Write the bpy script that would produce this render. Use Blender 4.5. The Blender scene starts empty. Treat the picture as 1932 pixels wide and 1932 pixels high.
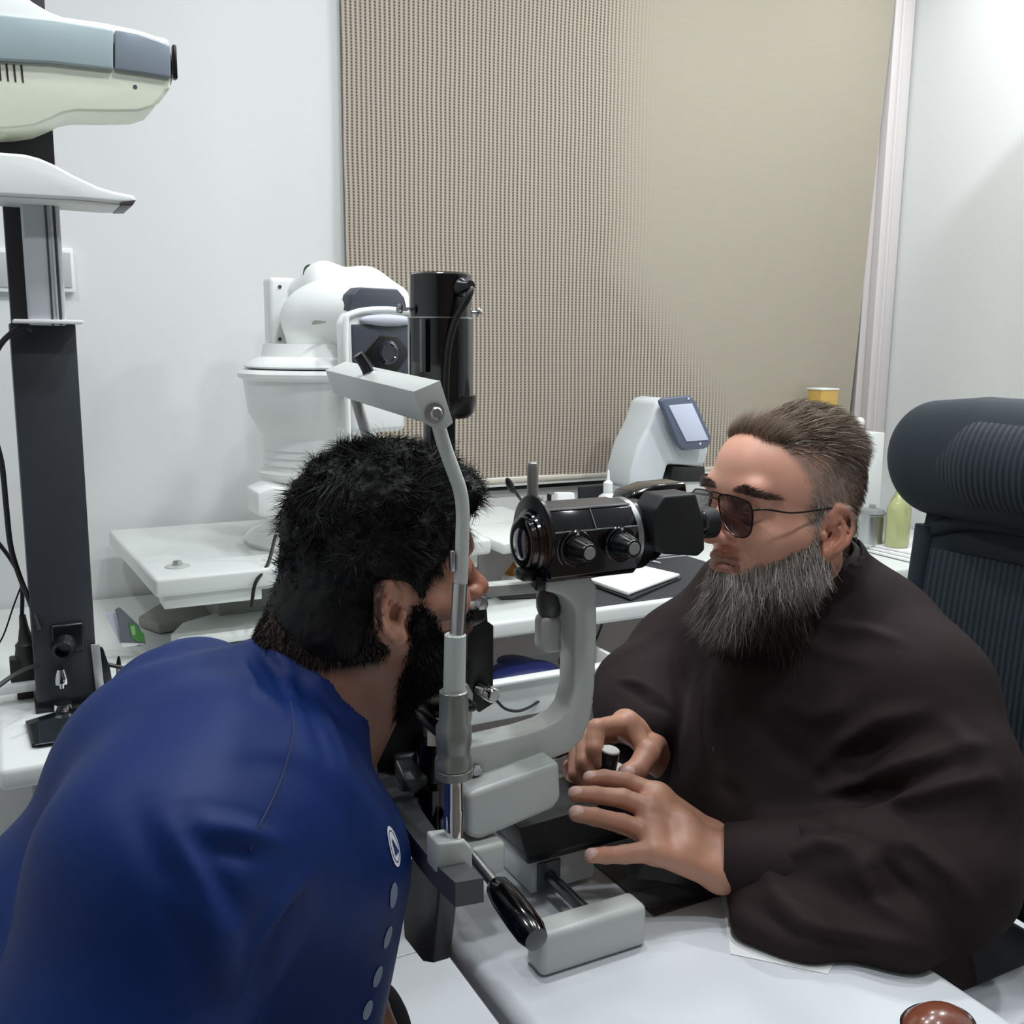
import bpy, bmesh, math, random
import numpy as np
from mathutils import Vector, Matrix, noise as mnoise
from mathutils.bvhtree import BVHTree

# ------------------------------------------------------------------ camera
SC = bpy.context.scene
COL = SC.collection
F_PX, PIT, YAW, ROLL, EYE = 1880.0, math.radians(9.7), math.radians(27.5), math.radians(0.6), 1.35
_f = np.array([math.sin(YAW)*math.cos(PIT), math.cos(YAW)*math.cos(PIT), -math.sin(PIT)])
_r0 = np.array([math.cos(YAW), -math.sin(YAW), 0.0]); _u0 = np.cross(_r0, _f)
_R = _r0*math.cos(ROLL)+_u0*math.sin(ROLL); _U = -_r0*math.sin(ROLL)+_u0*math.cos(ROLL)
_C = np.array([0.0, 0.0, EYE])
def ray(u, v): return _f+(u-966)/F_PX*_R+(966-v)/F_PX*_U
def atx(u, v, x): d = ray(u, v); return _C+d*(x/d[0])
def aty(u, v, y): d = ray(u, v); return _C+d*(y/d[1])
def atz(u, v, z): d = ray(u, v); return _C+d*((z-EYE)/d[2])
cd = bpy.data.cameras.new('camera'); cam = bpy.data.objects.new('camera', cd); COL.objects.link(cam)
cd.sensor_fit = 'HORIZONTAL'; cd.sensor_width = 36.0; cd.lens = 36.0*F_PX/1932.0; cd.clip_start = 0.02
cam.matrix_world = Matrix(((_R[0], _U[0], -_f[0], 0), (_R[1], _U[1], -_f[1], 0), (_R[2], _U[2], -_f[2], EYE), (0, 0, 0, 1)))
SC.camera = cam
SC.view_settings.view_transform = 'Standard'; SC.view_settings.look = 'None'
SC.view_settings.gamma = 1.0; SC.view_settings.use_curve_mapping = False
SC.view_settings.exposure = 0.0
try:
    SC.cycles.max_bounces = 6; SC.cycles.diffuse_bounces = 4; SC.cycles.use_denoising = True
    SC.cycles.caustics_reflective = False; SC.cycles.caustics_refractive = False
except Exception: pass
wd = bpy.data.worlds.new('world'); SC.world = wd; wd.use_nodes = True
wd.node_tree.nodes['Background'].inputs[0].default_value = (0.75, 0.82, 1.0, 1)
wd.node_tree.nodes['Background'].inputs[1].default_value = 0.15

# ------------------------------------------------------------------ helpers
def lin(c):
    c = [x/255.0 for x in c]
    return tuple((x/12.92 if x <= .04045 else ((x+.055)/1.055)**2.4) for x in c)+(1.0,)
MATS = {}
def mat(name, rgb, rough=.5, metal=0.0, bump=0.0, bscale=200.0, attr=None, var=0.0, vscale=8.0, sheen=0.0, sub=0.0,
        trans=0.0, emit=0.0, coat=0.0, spec=None, ior=None):
    if name in MATS: return MATS[name]
    m = bpy.data.materials.new(name); m.use_nodes = True; nt = m.node_tree; b = nt.nodes['Principled BSDF']
    b.inputs['Base Color'].default_value = lin(rgb); b.inputs['Roughness'].default_value = rough
    b.inputs['Metallic'].default_value = metal
    if spec is not None: b.inputs['Specular IOR Level'].default_value = spec
    if ior: b.inputs['IOR'].default_value = ior
    if sheen: b.inputs['Sheen Weight'].default_value = sheen; b.inputs['Sheen Roughness'].default_value = .4
    if sub:
        b.inputs['Subsurface Weight'].default_value = sub; b.inputs['Subsurface Scale'].default_value = .006
        b.inputs['Subsurface Radius'].default_value = (1, .35, .2)
    if trans: b.inputs['Transmission Weight'].default_value = trans
    if coat: b.inputs['Coat Weight'].default_value = coat; b.inputs['Coat Roughness'].default_value = .08
    if emit:
        b.inputs['Emission Color'].default_value = lin(rgb); b.inputs['Emission Strength'].default_value = emit
    src = None
    if attr:
        a = nt.nodes.new('ShaderNodeAttribute'); a.attribute_name = attr; src = a.outputs['Color']
    tc = nt.nodes.new('ShaderNodeTexCoord')
    if var:
        n = nt.nodes.new('ShaderNodeTexNoise'); n.inputs['Scale'].default_value = vscale; n.inputs['Detail'].default_value = 4
        nt.links.new(tc.outputs['Object'], n.inputs['Vector'])
        mr = nt.nodes.new('ShaderNodeMapRange'); mr.inputs[3].default_value = 1-var; mr.inputs[4].default_value = 1+var
        nt.links.new(n.outputs['Fac'], mr.inputs[0])
        mx = nt.nodes.new('ShaderNodeMix'); mx.data_type = 'RGBA'; mx.blend_type = 'MULTIPLY'; mx.inputs[0].default_value = 1
        if src: nt.links.new(src, mx.inputs[6])
        else: mx.inputs[6].default_value = lin(rgb)
        nt.links.new(mr.outputs[0], mx.inputs[7]); src = mx.outputs[2]
    if src: nt.links.new(src, b.inputs['Base Color'])
    if bump:
        n = nt.nodes.new('ShaderNodeTexNoise'); n.inputs['Scale'].default_value = bscale; n.inputs['Detail'].default_value = 3
        nt.links.new(tc.outputs['Object'], n.inputs['Vector'])
        bp = nt.nodes.new('ShaderNodeBump'); bp.inputs['Strength'].default_value = bump; bp.inputs['Distance'].default_value = .001
        nt.links.new(n.outputs['Fac'], bp.inputs['Height']); nt.links.new(bp.outputs[0], b.inputs['Normal'])
    MATS[name] = m
    return m

WL = {}     # world location of every thing
def wloc(o): return WL.get(o.name, (0.0, 0.0, 0.0))
def tag(o, label=None, cat=None, group=None, kind=None):
    if label: o['label'] = label
    if cat: o['category'] = cat
    if group: o['group'] = group
    if kind: o['kind'] = kind
    return o
def thing(name, label, cat, loc, group=None):
    o = bpy.data.objects.new(name, None); COL.objects.link(o); o.location = loc; o.empty_display_size = .05
    WL[o.name] = tuple(loc)
    return tag(o, label, cat, group)
def link_mesh(name, me, m, parent=None, loc=None):
    o = bpy.data.objects.new(name, me); COL.objects.link(o)
    if m is not None:
        for x in (m if isinstance(m, (list, tuple)) else [m]): me.materials.append(x)
    base = np.array(loc if loc is not None else (wloc(parent) if parent else (0, 0, 0)), float)
    n = len(me.vertices); co = np.empty(n*3, 'f4'); me.vertices.foreach_get('co', co)
    co = (co.reshape(-1, 3)-base).astype('f4').ravel(); me.vertices.foreach_set('co', co); me.update()
    if parent:
        o.parent = parent; WL[o.name] = tuple(base)
    else:
        o.location = base; WL[o.name] = tuple(base)
    return o
def npmesh(V, Fq, cols=None, smooth=True, name='m'):
    V = np.asarray(V, 'f4'); Fq = np.asarray(Fq, 'i4'); k = Fq.shape[1]
    me = bpy.data.meshes.new(name); me.vertices.add(len(V)); me.vertices.foreach_set('co', V.ravel())
    me.loops.add(Fq.size); me.loops.foreach_set('vertex_index', Fq.ravel())
    me.polygons.add(len(Fq)); me.polygons.foreach_set('loop_start', np.arange(0, Fq.size, k, dtype='i4'))
    me.polygons.foreach_set('loop_total', np.full(len(Fq), k, 'i4'))
    me.update(calc_edges=True)
    if smooth: me.polygons.foreach_set('use_smooth', np.ones(len(Fq), bool))
    if cols is not None:
        a = me.color_attributes.new('Col', 'FLOAT_COLOR', 'POINT')
        c = np.ones((len(V), 4), 'f4'); c[:, :3] = cols; a.data.foreach_set('color', c.ravel())
    me.update()
    return me

def basis(d, up=(0, 0, 1)):
    d = Vector(d).normalized(); up = Vector(up)
    if abs(d.dot(up.normalized())) > .99: up = Vector((1, 0, 0)) if abs(d.x) < .9 else Vector((0, 1, 0))
    x = up.cross(d).normalized(); y = d.cross(x)
    return x, y, d
class MB:
    """collects shapes into one mesh"""
    def __init__(s): s.bm = bmesh.new()
    def _merge(s, b, bevel=0, seg=2, smooth=False, ang=30, M=None):
        if bevel > 0:
            b.normal_update()
            es = [e for e in b.edges if len(e.link_faces) == 2 and e.calc_face_angle(0) > math.radians(ang)]
            if es: bmesh.ops.bevel(b, geom=es, offset=bevel, segments=seg, affect='EDGES', profile=.5, clamp_overlap=True)
        if M is not None: b.transform(M)
        for f in b.faces: f.smooth = smooth
        me = bpy.data.meshes.new('t'); b.to_mesh(me); b.free(); s.bm.from_mesh(me); bpy.data.meshes.remove(me)
        return s
    def box(s, c, size, rz=0, bevel=.002, seg=2, M=None, taper=None):
        b = bmesh.new(); bmesh.ops.create_cube(b, size=1)
        for v in b.verts:
            k = 1.0 if not taper or v.co.z < 0 else taper
            v.co = Vector((v.co.x*size[0]*k, v.co.y*size[1]*k, v.co.z*size[2]))
        if M is None: M = Matrix.Translation(c) @ Matrix.Rotation(rz, 4, 'Z')
        else: M = Matrix.Translation(c) @ M.to_4x4()
        return s._merge(b, bevel, seg, M=M)
    def cyl(s, p0, p1, r0, r1=None, n=28, bevel=0, smooth=True, cap=True):
        r1 = r0 if r1 is None else r1; p0 = Vector(p0); p1 = Vector(p1); x, y, d = basis(p1-p0)
        b = bmesh.new(); L = []
        for p, r in ((p0, r0), (p1, r1)):
            L.append([b.verts.new(p+(x*math.cos(a)+y*math.sin(a))*r) for a in [2*math.pi*i/n for i in range(n)]])
        for i in range(n):
            j = (i+1) % n; b.faces.new((L[0][i], L[0][j], L[1][j], L[1][i]))
        if cap: b.faces.new(L[0][::-1]); b.faces.new(L[1])
        return s._merge(b, bevel, 2, smooth, 50)
    def lathe(s, p, d, prof, n=32, smooth=True):
        """prof: (radius, height along d)"""
        x, y, d = basis(d); p = Vector(p); b = bmesh.new(); rings = []
        for r, h in prof:
            if r < 1e-6: rings.append([b.verts.new(p+d*h)])
            else: rings.append([b.verts.new(p+d*h+(x*math.cos(2*math.pi*i/n)+y*math.sin(2*math.pi*i/n))*r) for i in range(n)])
        for A, B in zip(rings, rings[1:]):
            for i in range(n):
                j = (i+1) % n
                if len(A) == 1 and len(B) == 1: continue
                if len(A) == 1: b.faces.new((A[0], B[j], B[i]))
                elif len(B) == 1: b.faces.new((A[i], A[j], B[0]))
                else: b.faces.new((A[i], A[j], B[j], B[i]))
        if len(rings[0]) > 1: b.faces.new(rings[0][::-1])
        if len(rings[-1]) > 1: b.faces.new(rings[-1])
        bmesh.ops.recalc_face_normals(b, faces=b.faces)
        return s._merge(b, 0, smooth=smooth)
    def tube(s, pts, r, n=10, sub=6, closed=False, flat=None, up=(0, 0, 1)):
        """smooth tube; r may be a list; flat=(a,b) gives an elliptical/rect section"""
        P = [Vector(p) for p in pts]; m = len(P); rr = r if isinstance(r, (list, tuple)) else [r]*m
        Q = []; RR = []
        if sub > 1 and m > 2:
            for i in range(m if closed else m-1):
                p0 = P[(i-1) % m] if (closed or i > 0) else P[0]*2-P[1]
                p1 = P[i]; p2 = P[(i+1) % m]; p3 = P[(i+2) % m] if (closed or i+2 < m) else P[-1]*2-P[-2]
                for k in range(sub):
                    t = k/sub
                    Q.append(.5*((2*p1)+(p2-p0)*t+(2*p0-5*p1+4*p2-p3)*t*t+(3*p1-p0-3*p2+p3)*t**3))
                    RR.append(rr[i]*(1-t)+rr[(i+1) % m]*t)
            if not closed: Q.append(P[-1]); RR.append(rr[-1])
        else: Q = P; RR = rr
        b = bmesh.new(); rings = []; N = len(Q); px = None
        for i, q in enumerate(Q):
            t = (Q[(i+1) % N] if (closed or i+1 < N) else Q[i])-(Q[i-1] if (closed or i > 0) else Q[i])
            x, y, d = basis(t, up)
            if px is not None:
                px = (px-d*px.dot(d)).normalized(); x = px; y = d.cross(x)
            px = x
            fa, fb = flat if flat else (1, 1)
            rings.append([b.verts.new(q+(x*math.cos(a)*fa+y*math.sin(a)*fb)*RR[i]) for a in [2*math.pi*(k+.5)/n for k in range(n)]])
        for i in range(N if closed else N-1):
            A = rings[i]; B = rings[(i+1) % N]
            for k in range(n): b.faces.new((A[k], A[(k+1) % n], B[(k+1) % n], B[k]))
        if not closed: b.faces.new(rings[0][::-1]); b.faces.new(rings[-1])
        return s._merge(b, 0, smooth=(n > 6))
    def prism(s, pts, o, u, v, depth, bevel=.001, seg=2, smooth=False, ang=30):
        """outline pts (a,b) in the plane o+a*u+b*v, extruded by vector depth"""
        o = Vector(o); u = Vector(u); v = Vector(v); dp = Vector(depth); b = bmesh.new()
        A = [b.verts.new(o+u*a+v*c) for a, c in pts]; B = [b.verts.new(o+u*a+v*c+dp) for a, c in pts]; n = len(pts)
        b.faces.new(A); b.faces.new(B[::-1])
        for i in range(n): b.faces.new((A[i], B[i], B[(i+1) % n], A[(i+1) % n]))
        bmesh.ops.recalc_face_normals(b, faces=b.faces)
        return s._merge(b, bevel, seg, smooth, ang)
    def hull(s, P, bevel=.001, seg=2, smooth=False):
        b = bmesh.new()
        for p in P: b.verts.new(p)
        bmesh.ops.convex_hull(b, input=b.verts)
        bmesh.ops.dissolve_limit(b, angle_limit=.02, verts=b.verts, edges=b.edges)
        return s._merge(b, bevel, seg, smooth)
    def ell(s, c, r, R=None, n=24, cut=None):
        b = bmesh.new(); bmesh.ops.create_uvsphere(b, u_segments=n, v_segments=n//2, radius=1)
        if cut is not None:
            bmesh.ops.bisect_plane(b, geom=b.verts[:]+b.edges[:]+b.faces[:], plane_co=(0, 0, cut), plane_no=(0, 0, -1), clear_outer=True)
        M = Matrix.Translation(c) @ (R.to_4x4() if R is not None else Matrix.Identity(4)) @ Matrix.Diagonal((*r, 1))
        return s._merge(b, 0, smooth=True, M=M)
    def grid(s, G, thick=None):
        """G[i][j] points -> surface, optional solid by offset vector"""
        b = bmesh.new(); V = [[b.verts.new(p) for p in row] for row in G]; n = len(V); m = len(V[0])
        for i in range(n-1):
            for j in range(m-1): b.faces.new((V[i][j], V[i+1][j], V[i+1][j+1], V[i][j+1]))
        if thick is not None:
            t = Vector(thick); W = [[b.verts.new(Vector(p)+t) for p in row] for row in G]
            for i in range(n-1):
                for j in range(m-1): b.faces.new((W[i][j], W[i][j+1], W[i+1][j+1], W[i+1][j]))
            for i in range(n-1):
                b.faces.new((V[i][0], W[i][0], W[i+1][0], V[i+1][0])); b.faces.new((V[i][-1], V[i+1][-1], W[i+1][-1], W[i][-1]))
            for j in range(m-1):
                b.faces.new((V[0][j], V[0][j+1], W[0][j+1], W[0][j])); b.faces.new((V[-1][j], W[-1][j], W[-1][j+1], V[-1][j+1]))
            bmesh.ops.recalc_face_normals(b, faces=b.faces)
        return s._merge(b, 0, smooth=True)
    def build(s, name, m, parent=None, loc=None):
        me = bpy.data.meshes.new(name); s.bm.to_mesh(me); s.bm.free()
        try: me.set_sharp_from_angle(angle=math.radians(38))
        except Exception: pass
        if loc is None and parent is None:
            co = np.array([v.co[:] for v in me.vertices]); loc = ((co[:, 0].min()+co[:, 0].max())/2, (co[:, 1].min()+co[:, 1].max())/2, co[:, 2].min())
        return link_mesh(name, me, m, parent, loc)
V3 = Vector

# ------------------------------------------------------------------ implicit surfaces for bodies and cloth
def smin(a, b, k):
    if k <= 0: return np.minimum(a, b)
    h = np.clip(.5+.5*(b-a)/k, 0, 1)
    return b*(1-h)+a*h-k*h*(1-h)
class Sdf:
    def __init__(s, lo, hi, h):
        s.lo = np.array(lo, 'f4'); s.h = h; s.n = np.ceil((np.array(hi)-np.array(lo))/h).astype(int)+1
        s.V = np.full(tuple(s.n), 1.0, 'f4')
    def sub(s, lo, hi):
        a = np.clip(np.floor((np.array(lo)-s.lo)/s.h).astype(int), 0, s.n); b = np.clip(np.ceil((np.array(hi)-s.lo)/s.h).astype(int)+1, 0, s.n)
        if (b-a).min() <= 0: return None, None
        sl = tuple(slice(int(x), int(y)) for x, y in zip(a, b))
        X = [(s.lo[i]+s.h*np.arange(a[i], b[i])).astype('f4') for i in range(3)]
        return sl, (X[0][:, None, None], X[1][None, :, None], X[2][None, None, :])
    def _do(s, lo, hi, fn, k, op):
        m = max(k*1.5, 3*s.h)
        sl, X = s.sub(np.array(lo)-m, np.array(hi)+m)
        if sl is None: return s
        d = fn(*X); A = s.V[sl]
        if op == 'u': s.V[sl] = smin(A, d, k)
        elif op == 's': s.V[sl] = -smin(-A, d, k)
        elif op == 'i': s.V[sl] = -smin(-A, -d, k)
        return s
    def cap(s, a, b, ra, rb=None, k=.01, op='u', sq=(1, 1, 1)):
        rb = ra if rb is None else rb
        a = np.array(a, float); b = np.array(b, float); ba = b-a; L = float(ba@ba)+1e-12
        def fn(x, y, z):
            px, py, pz = (x-a[0]), (y-a[1]), (z-a[2])
            t = np.clip((px*ba[0]+py*ba[1]+pz*ba[2])/L, 0, 1)
            qx, qy, qz = (px-ba[0]*t)/sq[0], (py-ba[1]*t)/sq[1], (pz-ba[2]*t)/sq[2]
            return (np.sqrt(qx*qx+qy*qy+qz*qz)-(ra+(rb-ra)*t)).astype('f4')
        R = max(ra, rb)*max(sq); lo = np.minimum(a, b)-R; hi = np.maximum(a, b)+R
        return s._do(lo, hi, fn, k, op)
    def chain(s, P, R, k=.006, op='u', sq=(1, 1, 1)):
        for i in range(len(P)-1): s.cap(P[i], P[i+1], R[i], R[i+1], k, op, sq)
        return s
    def ell(s, c, r, k=.01, op='u', R=None):
        c = np.array(c, float); r = np.array(r, float)
        M = np.array(R.to_3x3()) if R is not None else np.eye(3)
        def fn(x, y, z):
            px, py, pz = x-c[0], y-c[1], z-c[2]
            q = [M[0, i]*px+M[1, i]*py+M[2, i]*pz for i in range(3)]
            k0 = np.sqrt((q[0]/r[0])**2+(q[1]/r[1])**2+(q[2]/r[2])**2)
            k1 = np.sqrt((q[0]/r[0]**2)**2+(q[1]/r[1]**2)**2+(q[2]/r[2]**2)**2)+1e-9
            return (k0*(k0-1)/k1).astype('f4')
        m = float(r.max()) if R is not None else r
        return s._do(c-m, c+m, fn, k, op)
    def plane(s, p, n, k=.004, op='i'):
        p = np.array(p, float); n = np.array(n, float); n /= np.linalg.norm(n)
        hi = s.lo+s.h*s.n
        return s._do(s.lo, hi, lambda x, y, z: ((x-p[0])*n[0]+(y-p[1])*n[1]+(z-p[2])*n[2]).astype('f4'), k, op)
    def warp(s, fn):
        sl, X = s.sub(s.lo, s.lo+s.h*s.n); s.V = s.V+fn(*X).astype('f4'); return s
    def mesh(s):
        V = s.V; S = V < 0; n = V.shape
        c = [S[i:n[0]-1+i, j:n[1]-1+j, k:n[2]-1+k] for i in (0, 1) for j in (0, 1) for k in (0, 1)]
        al = c[0].copy(); an = c[0].copy()
        for x in c[1:]: al &= x; an |= x
        act = an & ~al; idx = np.full(act.shape, -1, 'i4'); I, J, K = np.nonzero(act); N = len(I)
        idx[I, J, K] = np.arange(N, dtype='i4'); acc = np.zeros((N, 3), 'f4'); cnt = np.zeros(N, 'f4')
        for ax in range(3):
            o = [a for a in range(3) if a != ax]
            for p in (0, 1):
                for q in (0, 1):
                    a = [0, 0, 0]; a[o[0]] = p; a[o[1]] = q; b = list(a); b[ax] = 1
                    va = V[I+a[0], J+a[1], K+a[2]]; vb = V[I+b[0], J+b[1], K+b[2]]; m = (va < 0) != (vb < 0)
                    t = np.where(m, va/np.where(m, va-vb, 1), 0)
                    for d in range(3): acc[:, d] += np.where(m, a[d]+(t if d == ax else 0), 0)
                    cnt += m
        P = s.lo+s.h*(np.stack([I, J, K], 1)+acc/cnt[:, None]); Q = []
        for ax in range(3):
            o1, o2 = (ax+1) % 3, (ax+2) % 3
            sa = [slice(None)]*3; sb = [slice(None)]*3; sa[ax] = slice(0, n[ax]-1); sb[ax] = slice(1, n[ax])
            for o in (o1, o2): sa[o] = slice(1, n[o]-1); sb[o] = slice(1, n[o]-1)
            A = S[tuple(sa)]; B = S[tuple(sb)]; cr = A != B; W = np.stack(np.nonzero(cr), 1)
            if len(W) == 0: continue
            ins = A[W[:, 0], W[:, 1], W[:, 2]]; W[:, o1] += 1; W[:, o2] += 1
            def cell(d1, d2):
                w = W.copy(); w[:, o1] += d1; w[:, o2] += d2; return idx[w[:, 0], w[:, 1], w[:, 2]]
            q = np.stack([cell(-1, -1), cell(0, -1), cell(0, 0), cell(-1, 0)], 1)
            q[~ins] = q[~ins][:, ::-1]; Q.append(q)
        return P.astype('f4'), np.concatenate(Q)
def vnoise(P, scale, seed=0):
    """cheap smooth value noise, P (n,3) -> -1..1"""
    rs = np.random.RandomState(seed); T = rs.rand(32, 32, 32).astype('f4')*2-1
    q = np.asarray(P)*scale+100; i = np.floor(q).astype(int); f = q-i; f = f*f*(3-2*f); r = 0
    for a in (0, 1):
        for b in (0, 1):
            for c in (0, 1):
                w = (f[:, 0] if a else 1-f[:, 0])*(f[:, 1] if b else 1-f[:, 1])*(f[:, 2] if c else 1-f[:, 2])
                r = r+w*T[(i[:, 0]+a) % 32, (i[:, 1]+b) % 32, (i[:, 2]+c) % 32]
    return r
def vnormals(V, Q):
    a = V[Q[:, 0]]; n = np.cross(V[Q[:, 2]]-a, V[Q[:, 3]]-V[Q[:, 1]]); N = np.zeros_like(V)
    for i in range(4): np.add.at(N, Q[:, i], n)
    return N/(np.linalg.norm(N, axis=1, keepdims=True)+1e-12)
def join(parts):
    Vs, Qs, Cs, o = [], [], [], 0
    for V, Q, C_ in parts:
        Vs.append(V); Qs.append(Q+o); Cs.append(C_); o += len(V)
    return np.concatenate(Vs), np.concatenate(Qs), np.concatenate(Cs)
def srgb(*c): return np.array(lin(c)[:3], 'f4')
def mixc(C_, m, col): m = np.clip(m, 0, 1)[:, None]; return C_*(1-m)+np.asarray(col)*m
def sstep(x, a, b): t = np.clip((x-a)/(b-a), 0, 1); return t*t*(3-2*t)
def strands(P, D, L, W, cols, bend=None, seg=3, seed=0, tip=None, tipw=None):
    """ribbon hairs: roots P, directions D, lengths L, widths W, bend vectors"""
    rs = np.random.RandomState(seed); n = len(P); side = np.cross(D, rs.randn(n, 3)); side /= np.linalg.norm(side, axis=1, keepdims=True)+1e-9
    if bend is None: bend = np.zeros_like(P)
    Vs = []
    for k in range(seg+1):
        t = k/seg; c = P+D*(L*t)[:, None]+bend*(L*t*t)[:, None]; w = (W*(1-t*.85))[:, None]*.5
        Vs += [c-side*w, c+side*w]
    V = np.stack(Vs, 1).reshape(-1, 3); m = 2*(seg+1); base = (np.arange(n)*m)[:, None]
    Q = np.concatenate([base+np.array([[2*k, 2*k+1, 2*k+3, 2*k+2]]) for k in range(seg)]); C_ = np.repeat(cols, m, 0)
    if tip is not None:
        tt = np.tile(np.repeat(np.arange(seg+1)/seg, 2), n)*np.repeat(tipw, m); C_ = C_*(1-tt[:, None])+np.asarray(tip)*tt[:, None]
    return V.astype('f4'), Q, C_.astype('f4')

# ------------------------------------------------------------------ lights
XL, XR, YF, YB, ZC = -1.5, 2.70, -1.7, 2.45, 2.72
LAMPS = [(.60, 1.12, 9), (1.15, 1.15, 9), (-.40, 1.30, 8.5), (.75, 1.80, 3.5), (1.75, 1.80, 6), (2.22, 1.17, 17), (2.40, 1.95, 4), (.35, .40, 7), (1.15, .35, 5)]  # final pair is camera-side fill, added to brighten surfaces facing the view
def downlight_and_fill(x, y, p):
    ld = bpy.data.lights.new('downlight_and_fill', 'AREA'); ld.shape = 'DISK'; ld.size = .13; ld.energy = p; ld.color = (.93, .97, 1.0)
    o = bpy.data.objects.new('downlight_and_fill_lamp', ld); COL.objects.link(o); o.location = (x, y, ZC-.03)
for x, y, p in LAMPS: downlight_and_fill(x, y, p)

# ------------------------------------------------------------------ materials
M_WALL = mat('wall_paint', (222, 223, 222), .75, bump=.15, bscale=300, var=.02, vscale=2)
M_WHITE = mat('white_plastic', (238, 241, 238), .35)
M_CREAM = mat('cream_plastic', (222, 226, 208), .38)
M_DESK = mat('white_laminate', (224, 228, 224), .38, bump=.05, bscale=500)
M_TABLE = mat('table_laminate', (216, 220, 224), .3)
M_BLACK = mat('black_plastic', (14, 15, 18), .28)
M_BLACKM = mat('matt_black', (22, 22, 24), .55)
M_GLOSS = mat('gloss_black', (6, 6, 9), .12, coat=.5)
M_PILLAR = mat('charcoal_metal', (52, 55, 60), .45, bump=.05)
M_GREYP = mat('grey_enamel', (194, 198, 194), .33, bump=.05, bscale=600)
M_GREYD = mat('dark_grey_enamel', (76, 78, 80), .35)
M_STEEL = mat('brushed_steel', (190, 192, 192), .28, metal=1, bump=.03)
M_CHROME = mat('chrome', (215, 215, 215), .1, metal=1)
M_BAND = mat('blue_grey_panel', (162, 178, 182), .3)
M_SLATE = mat('slate_plastic', (62, 66, 76), .4)
M_RUBBER = mat('cable_rubber', (20, 20, 20), .45)
M_GLASS = mat('lens_glass', (30, 32, 48), .04, coat=1)
M_PRINT = mat('white_print', (228, 232, 240), .6); M_DOT = mat('grey_print', (128, 140, 160), .6)
M_PAPER = mat('paper', (240, 241, 240), .8)
M_ALU = mat('window_aluminium', (214, 208, 206), .5)

# ------------------------------------------------------------------ room
def struct(name, mb, m, parent=None):
    o = mb.build(name, m, parent)
    if not parent: o['kind'] = 'structure'
    return o
t = .1
fl = struct('floor', MB().box(((XL+XR)/2, (YF+YB)/2, -.06), (XR-XL+.2, YB-YF+.2, .1), bevel=0), mat('grout', (150, 152, 155), .8))
TS = .6; tile_me = None; M_TILE = mat('floor_tile', (222, 225, 228), .25, var=.02)
for i in range(7):
    for j in range(7):
        x = XL+TS*(i+.5); y = YF+TS*(j+.5)
        if tile_me is None:
            o = MB().box((0, 0, -.006), (TS-.004, TS-.004, .012), bevel=.0015, seg=1).build('tile', M_TILE, fl, (0, 0, 0)); tile_me = o.data; tile_me.transform(Matrix.Identity(4))
        else:
            o = bpy.data.objects.new('tile', tile_me); COL.objects.link(o)
        o.parent = fl; f0 = wloc(fl); o.location = (x-f0[0], y-f0[1], -f0[2]+.0)
struct('ceiling', MB().box(((XL+XR)/2, (YF+YB)/2, ZC+.05), (XR-XL+.2, YB-YF+.2, .1), bevel=0), M_WALL)
struct('wall_left', MB().box((XL-t/2, (YF+YB)/2, ZC/2), (t, YB-YF, ZC), bevel=0), M_WALL); mat('taupe_light_cut', (128, 118, 110), .8)
struct('wall_right', MB().box((XR+t/2, (YF+YB)/2, ZC/2), (t, YB-YF, ZC), bevel=0), M_WALL)
struct('wall_front', MB().box(((XL+XR)/2, YF-t/2, ZC/2), (XR-XL+2*t, t, ZC), bevel=0), MATS['taupe_light_cut'])  # unseen wall, toned dark to cut light bouncing from the camera side
WX0, WX1, WZ0, WZ1 = .84, 2.62, .985, 2.6
wb = MB(); T2 = .14
wb.box(((XL-t+WX0)/2, YB+T2/2, ZC/2), (WX0-XL+t, T2, ZC), bevel=0); wb.box(((XR+t+WX1)/2, YB+T2/2, ZC/2), (XR+t-WX1, T2, ZC), bevel=0)
wb.box(((WX0+WX1)/2, YB+T2/2, WZ0/2), (WX1-WX0, T2, WZ0), bevel=0); wb.box(((WX0+WX1)/2, YB+T2/2, (WZ1+ZC)/2), (WX1-WX0, T2, ZC-WZ1), bevel=0)
struct('wall_back', wb, M_WALL)
w = thing('window_1', 'white framed window hidden behind the woven roller blind', None, ((WX0+WX1)/2, YB, WZ0)); w['kind'] = 'structure'
MB().box(((WX0+WX1)/2, YB+.09, (WZ0+WZ1)/2), (WX1-WX0, .006, WZ1-WZ0), bevel=0).build('pane', mat('night_glass', (20, 24, 34), .05), w)
f = MB()
f.box((WX1+.035, YB-.012, (WZ0+WZ1)/2), (.07, .024, WZ1-WZ0+.04), bevel=.003).box((WX1-.005, YB-.005, (WZ0+WZ1)/2), (.03, .045, WZ1-WZ0), bevel=.003)
f.box((WX1+.012, YB-.02, (WZ0+WZ1)/2), (.012, .03, WZ1-WZ0), bevel=.003).box((WX1-.035, YB+.02, (WZ0+WZ1)/2), (.03, .04, WZ1-WZ0), bevel=.003)
f.box((WX0+.02, YB+.02, (WZ0+WZ1)/2), (.05, .05, WZ1-WZ0), bevel=.003)
f.build('window_frame', M_ALU, w)
MB().box(((WX0+WX1)/2-.01, YB-.012, .968), (WX1-WX0+.1, .03, .026), bevel=.004).build('window_sill', M_WHITE, w)
MB().box(((WX0+WX1)/2-.01, YB-.008, .948), (WX1-WX0+.1, .018, .008), bevel=.001).build('gasket', M_BLACK, w)

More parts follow.
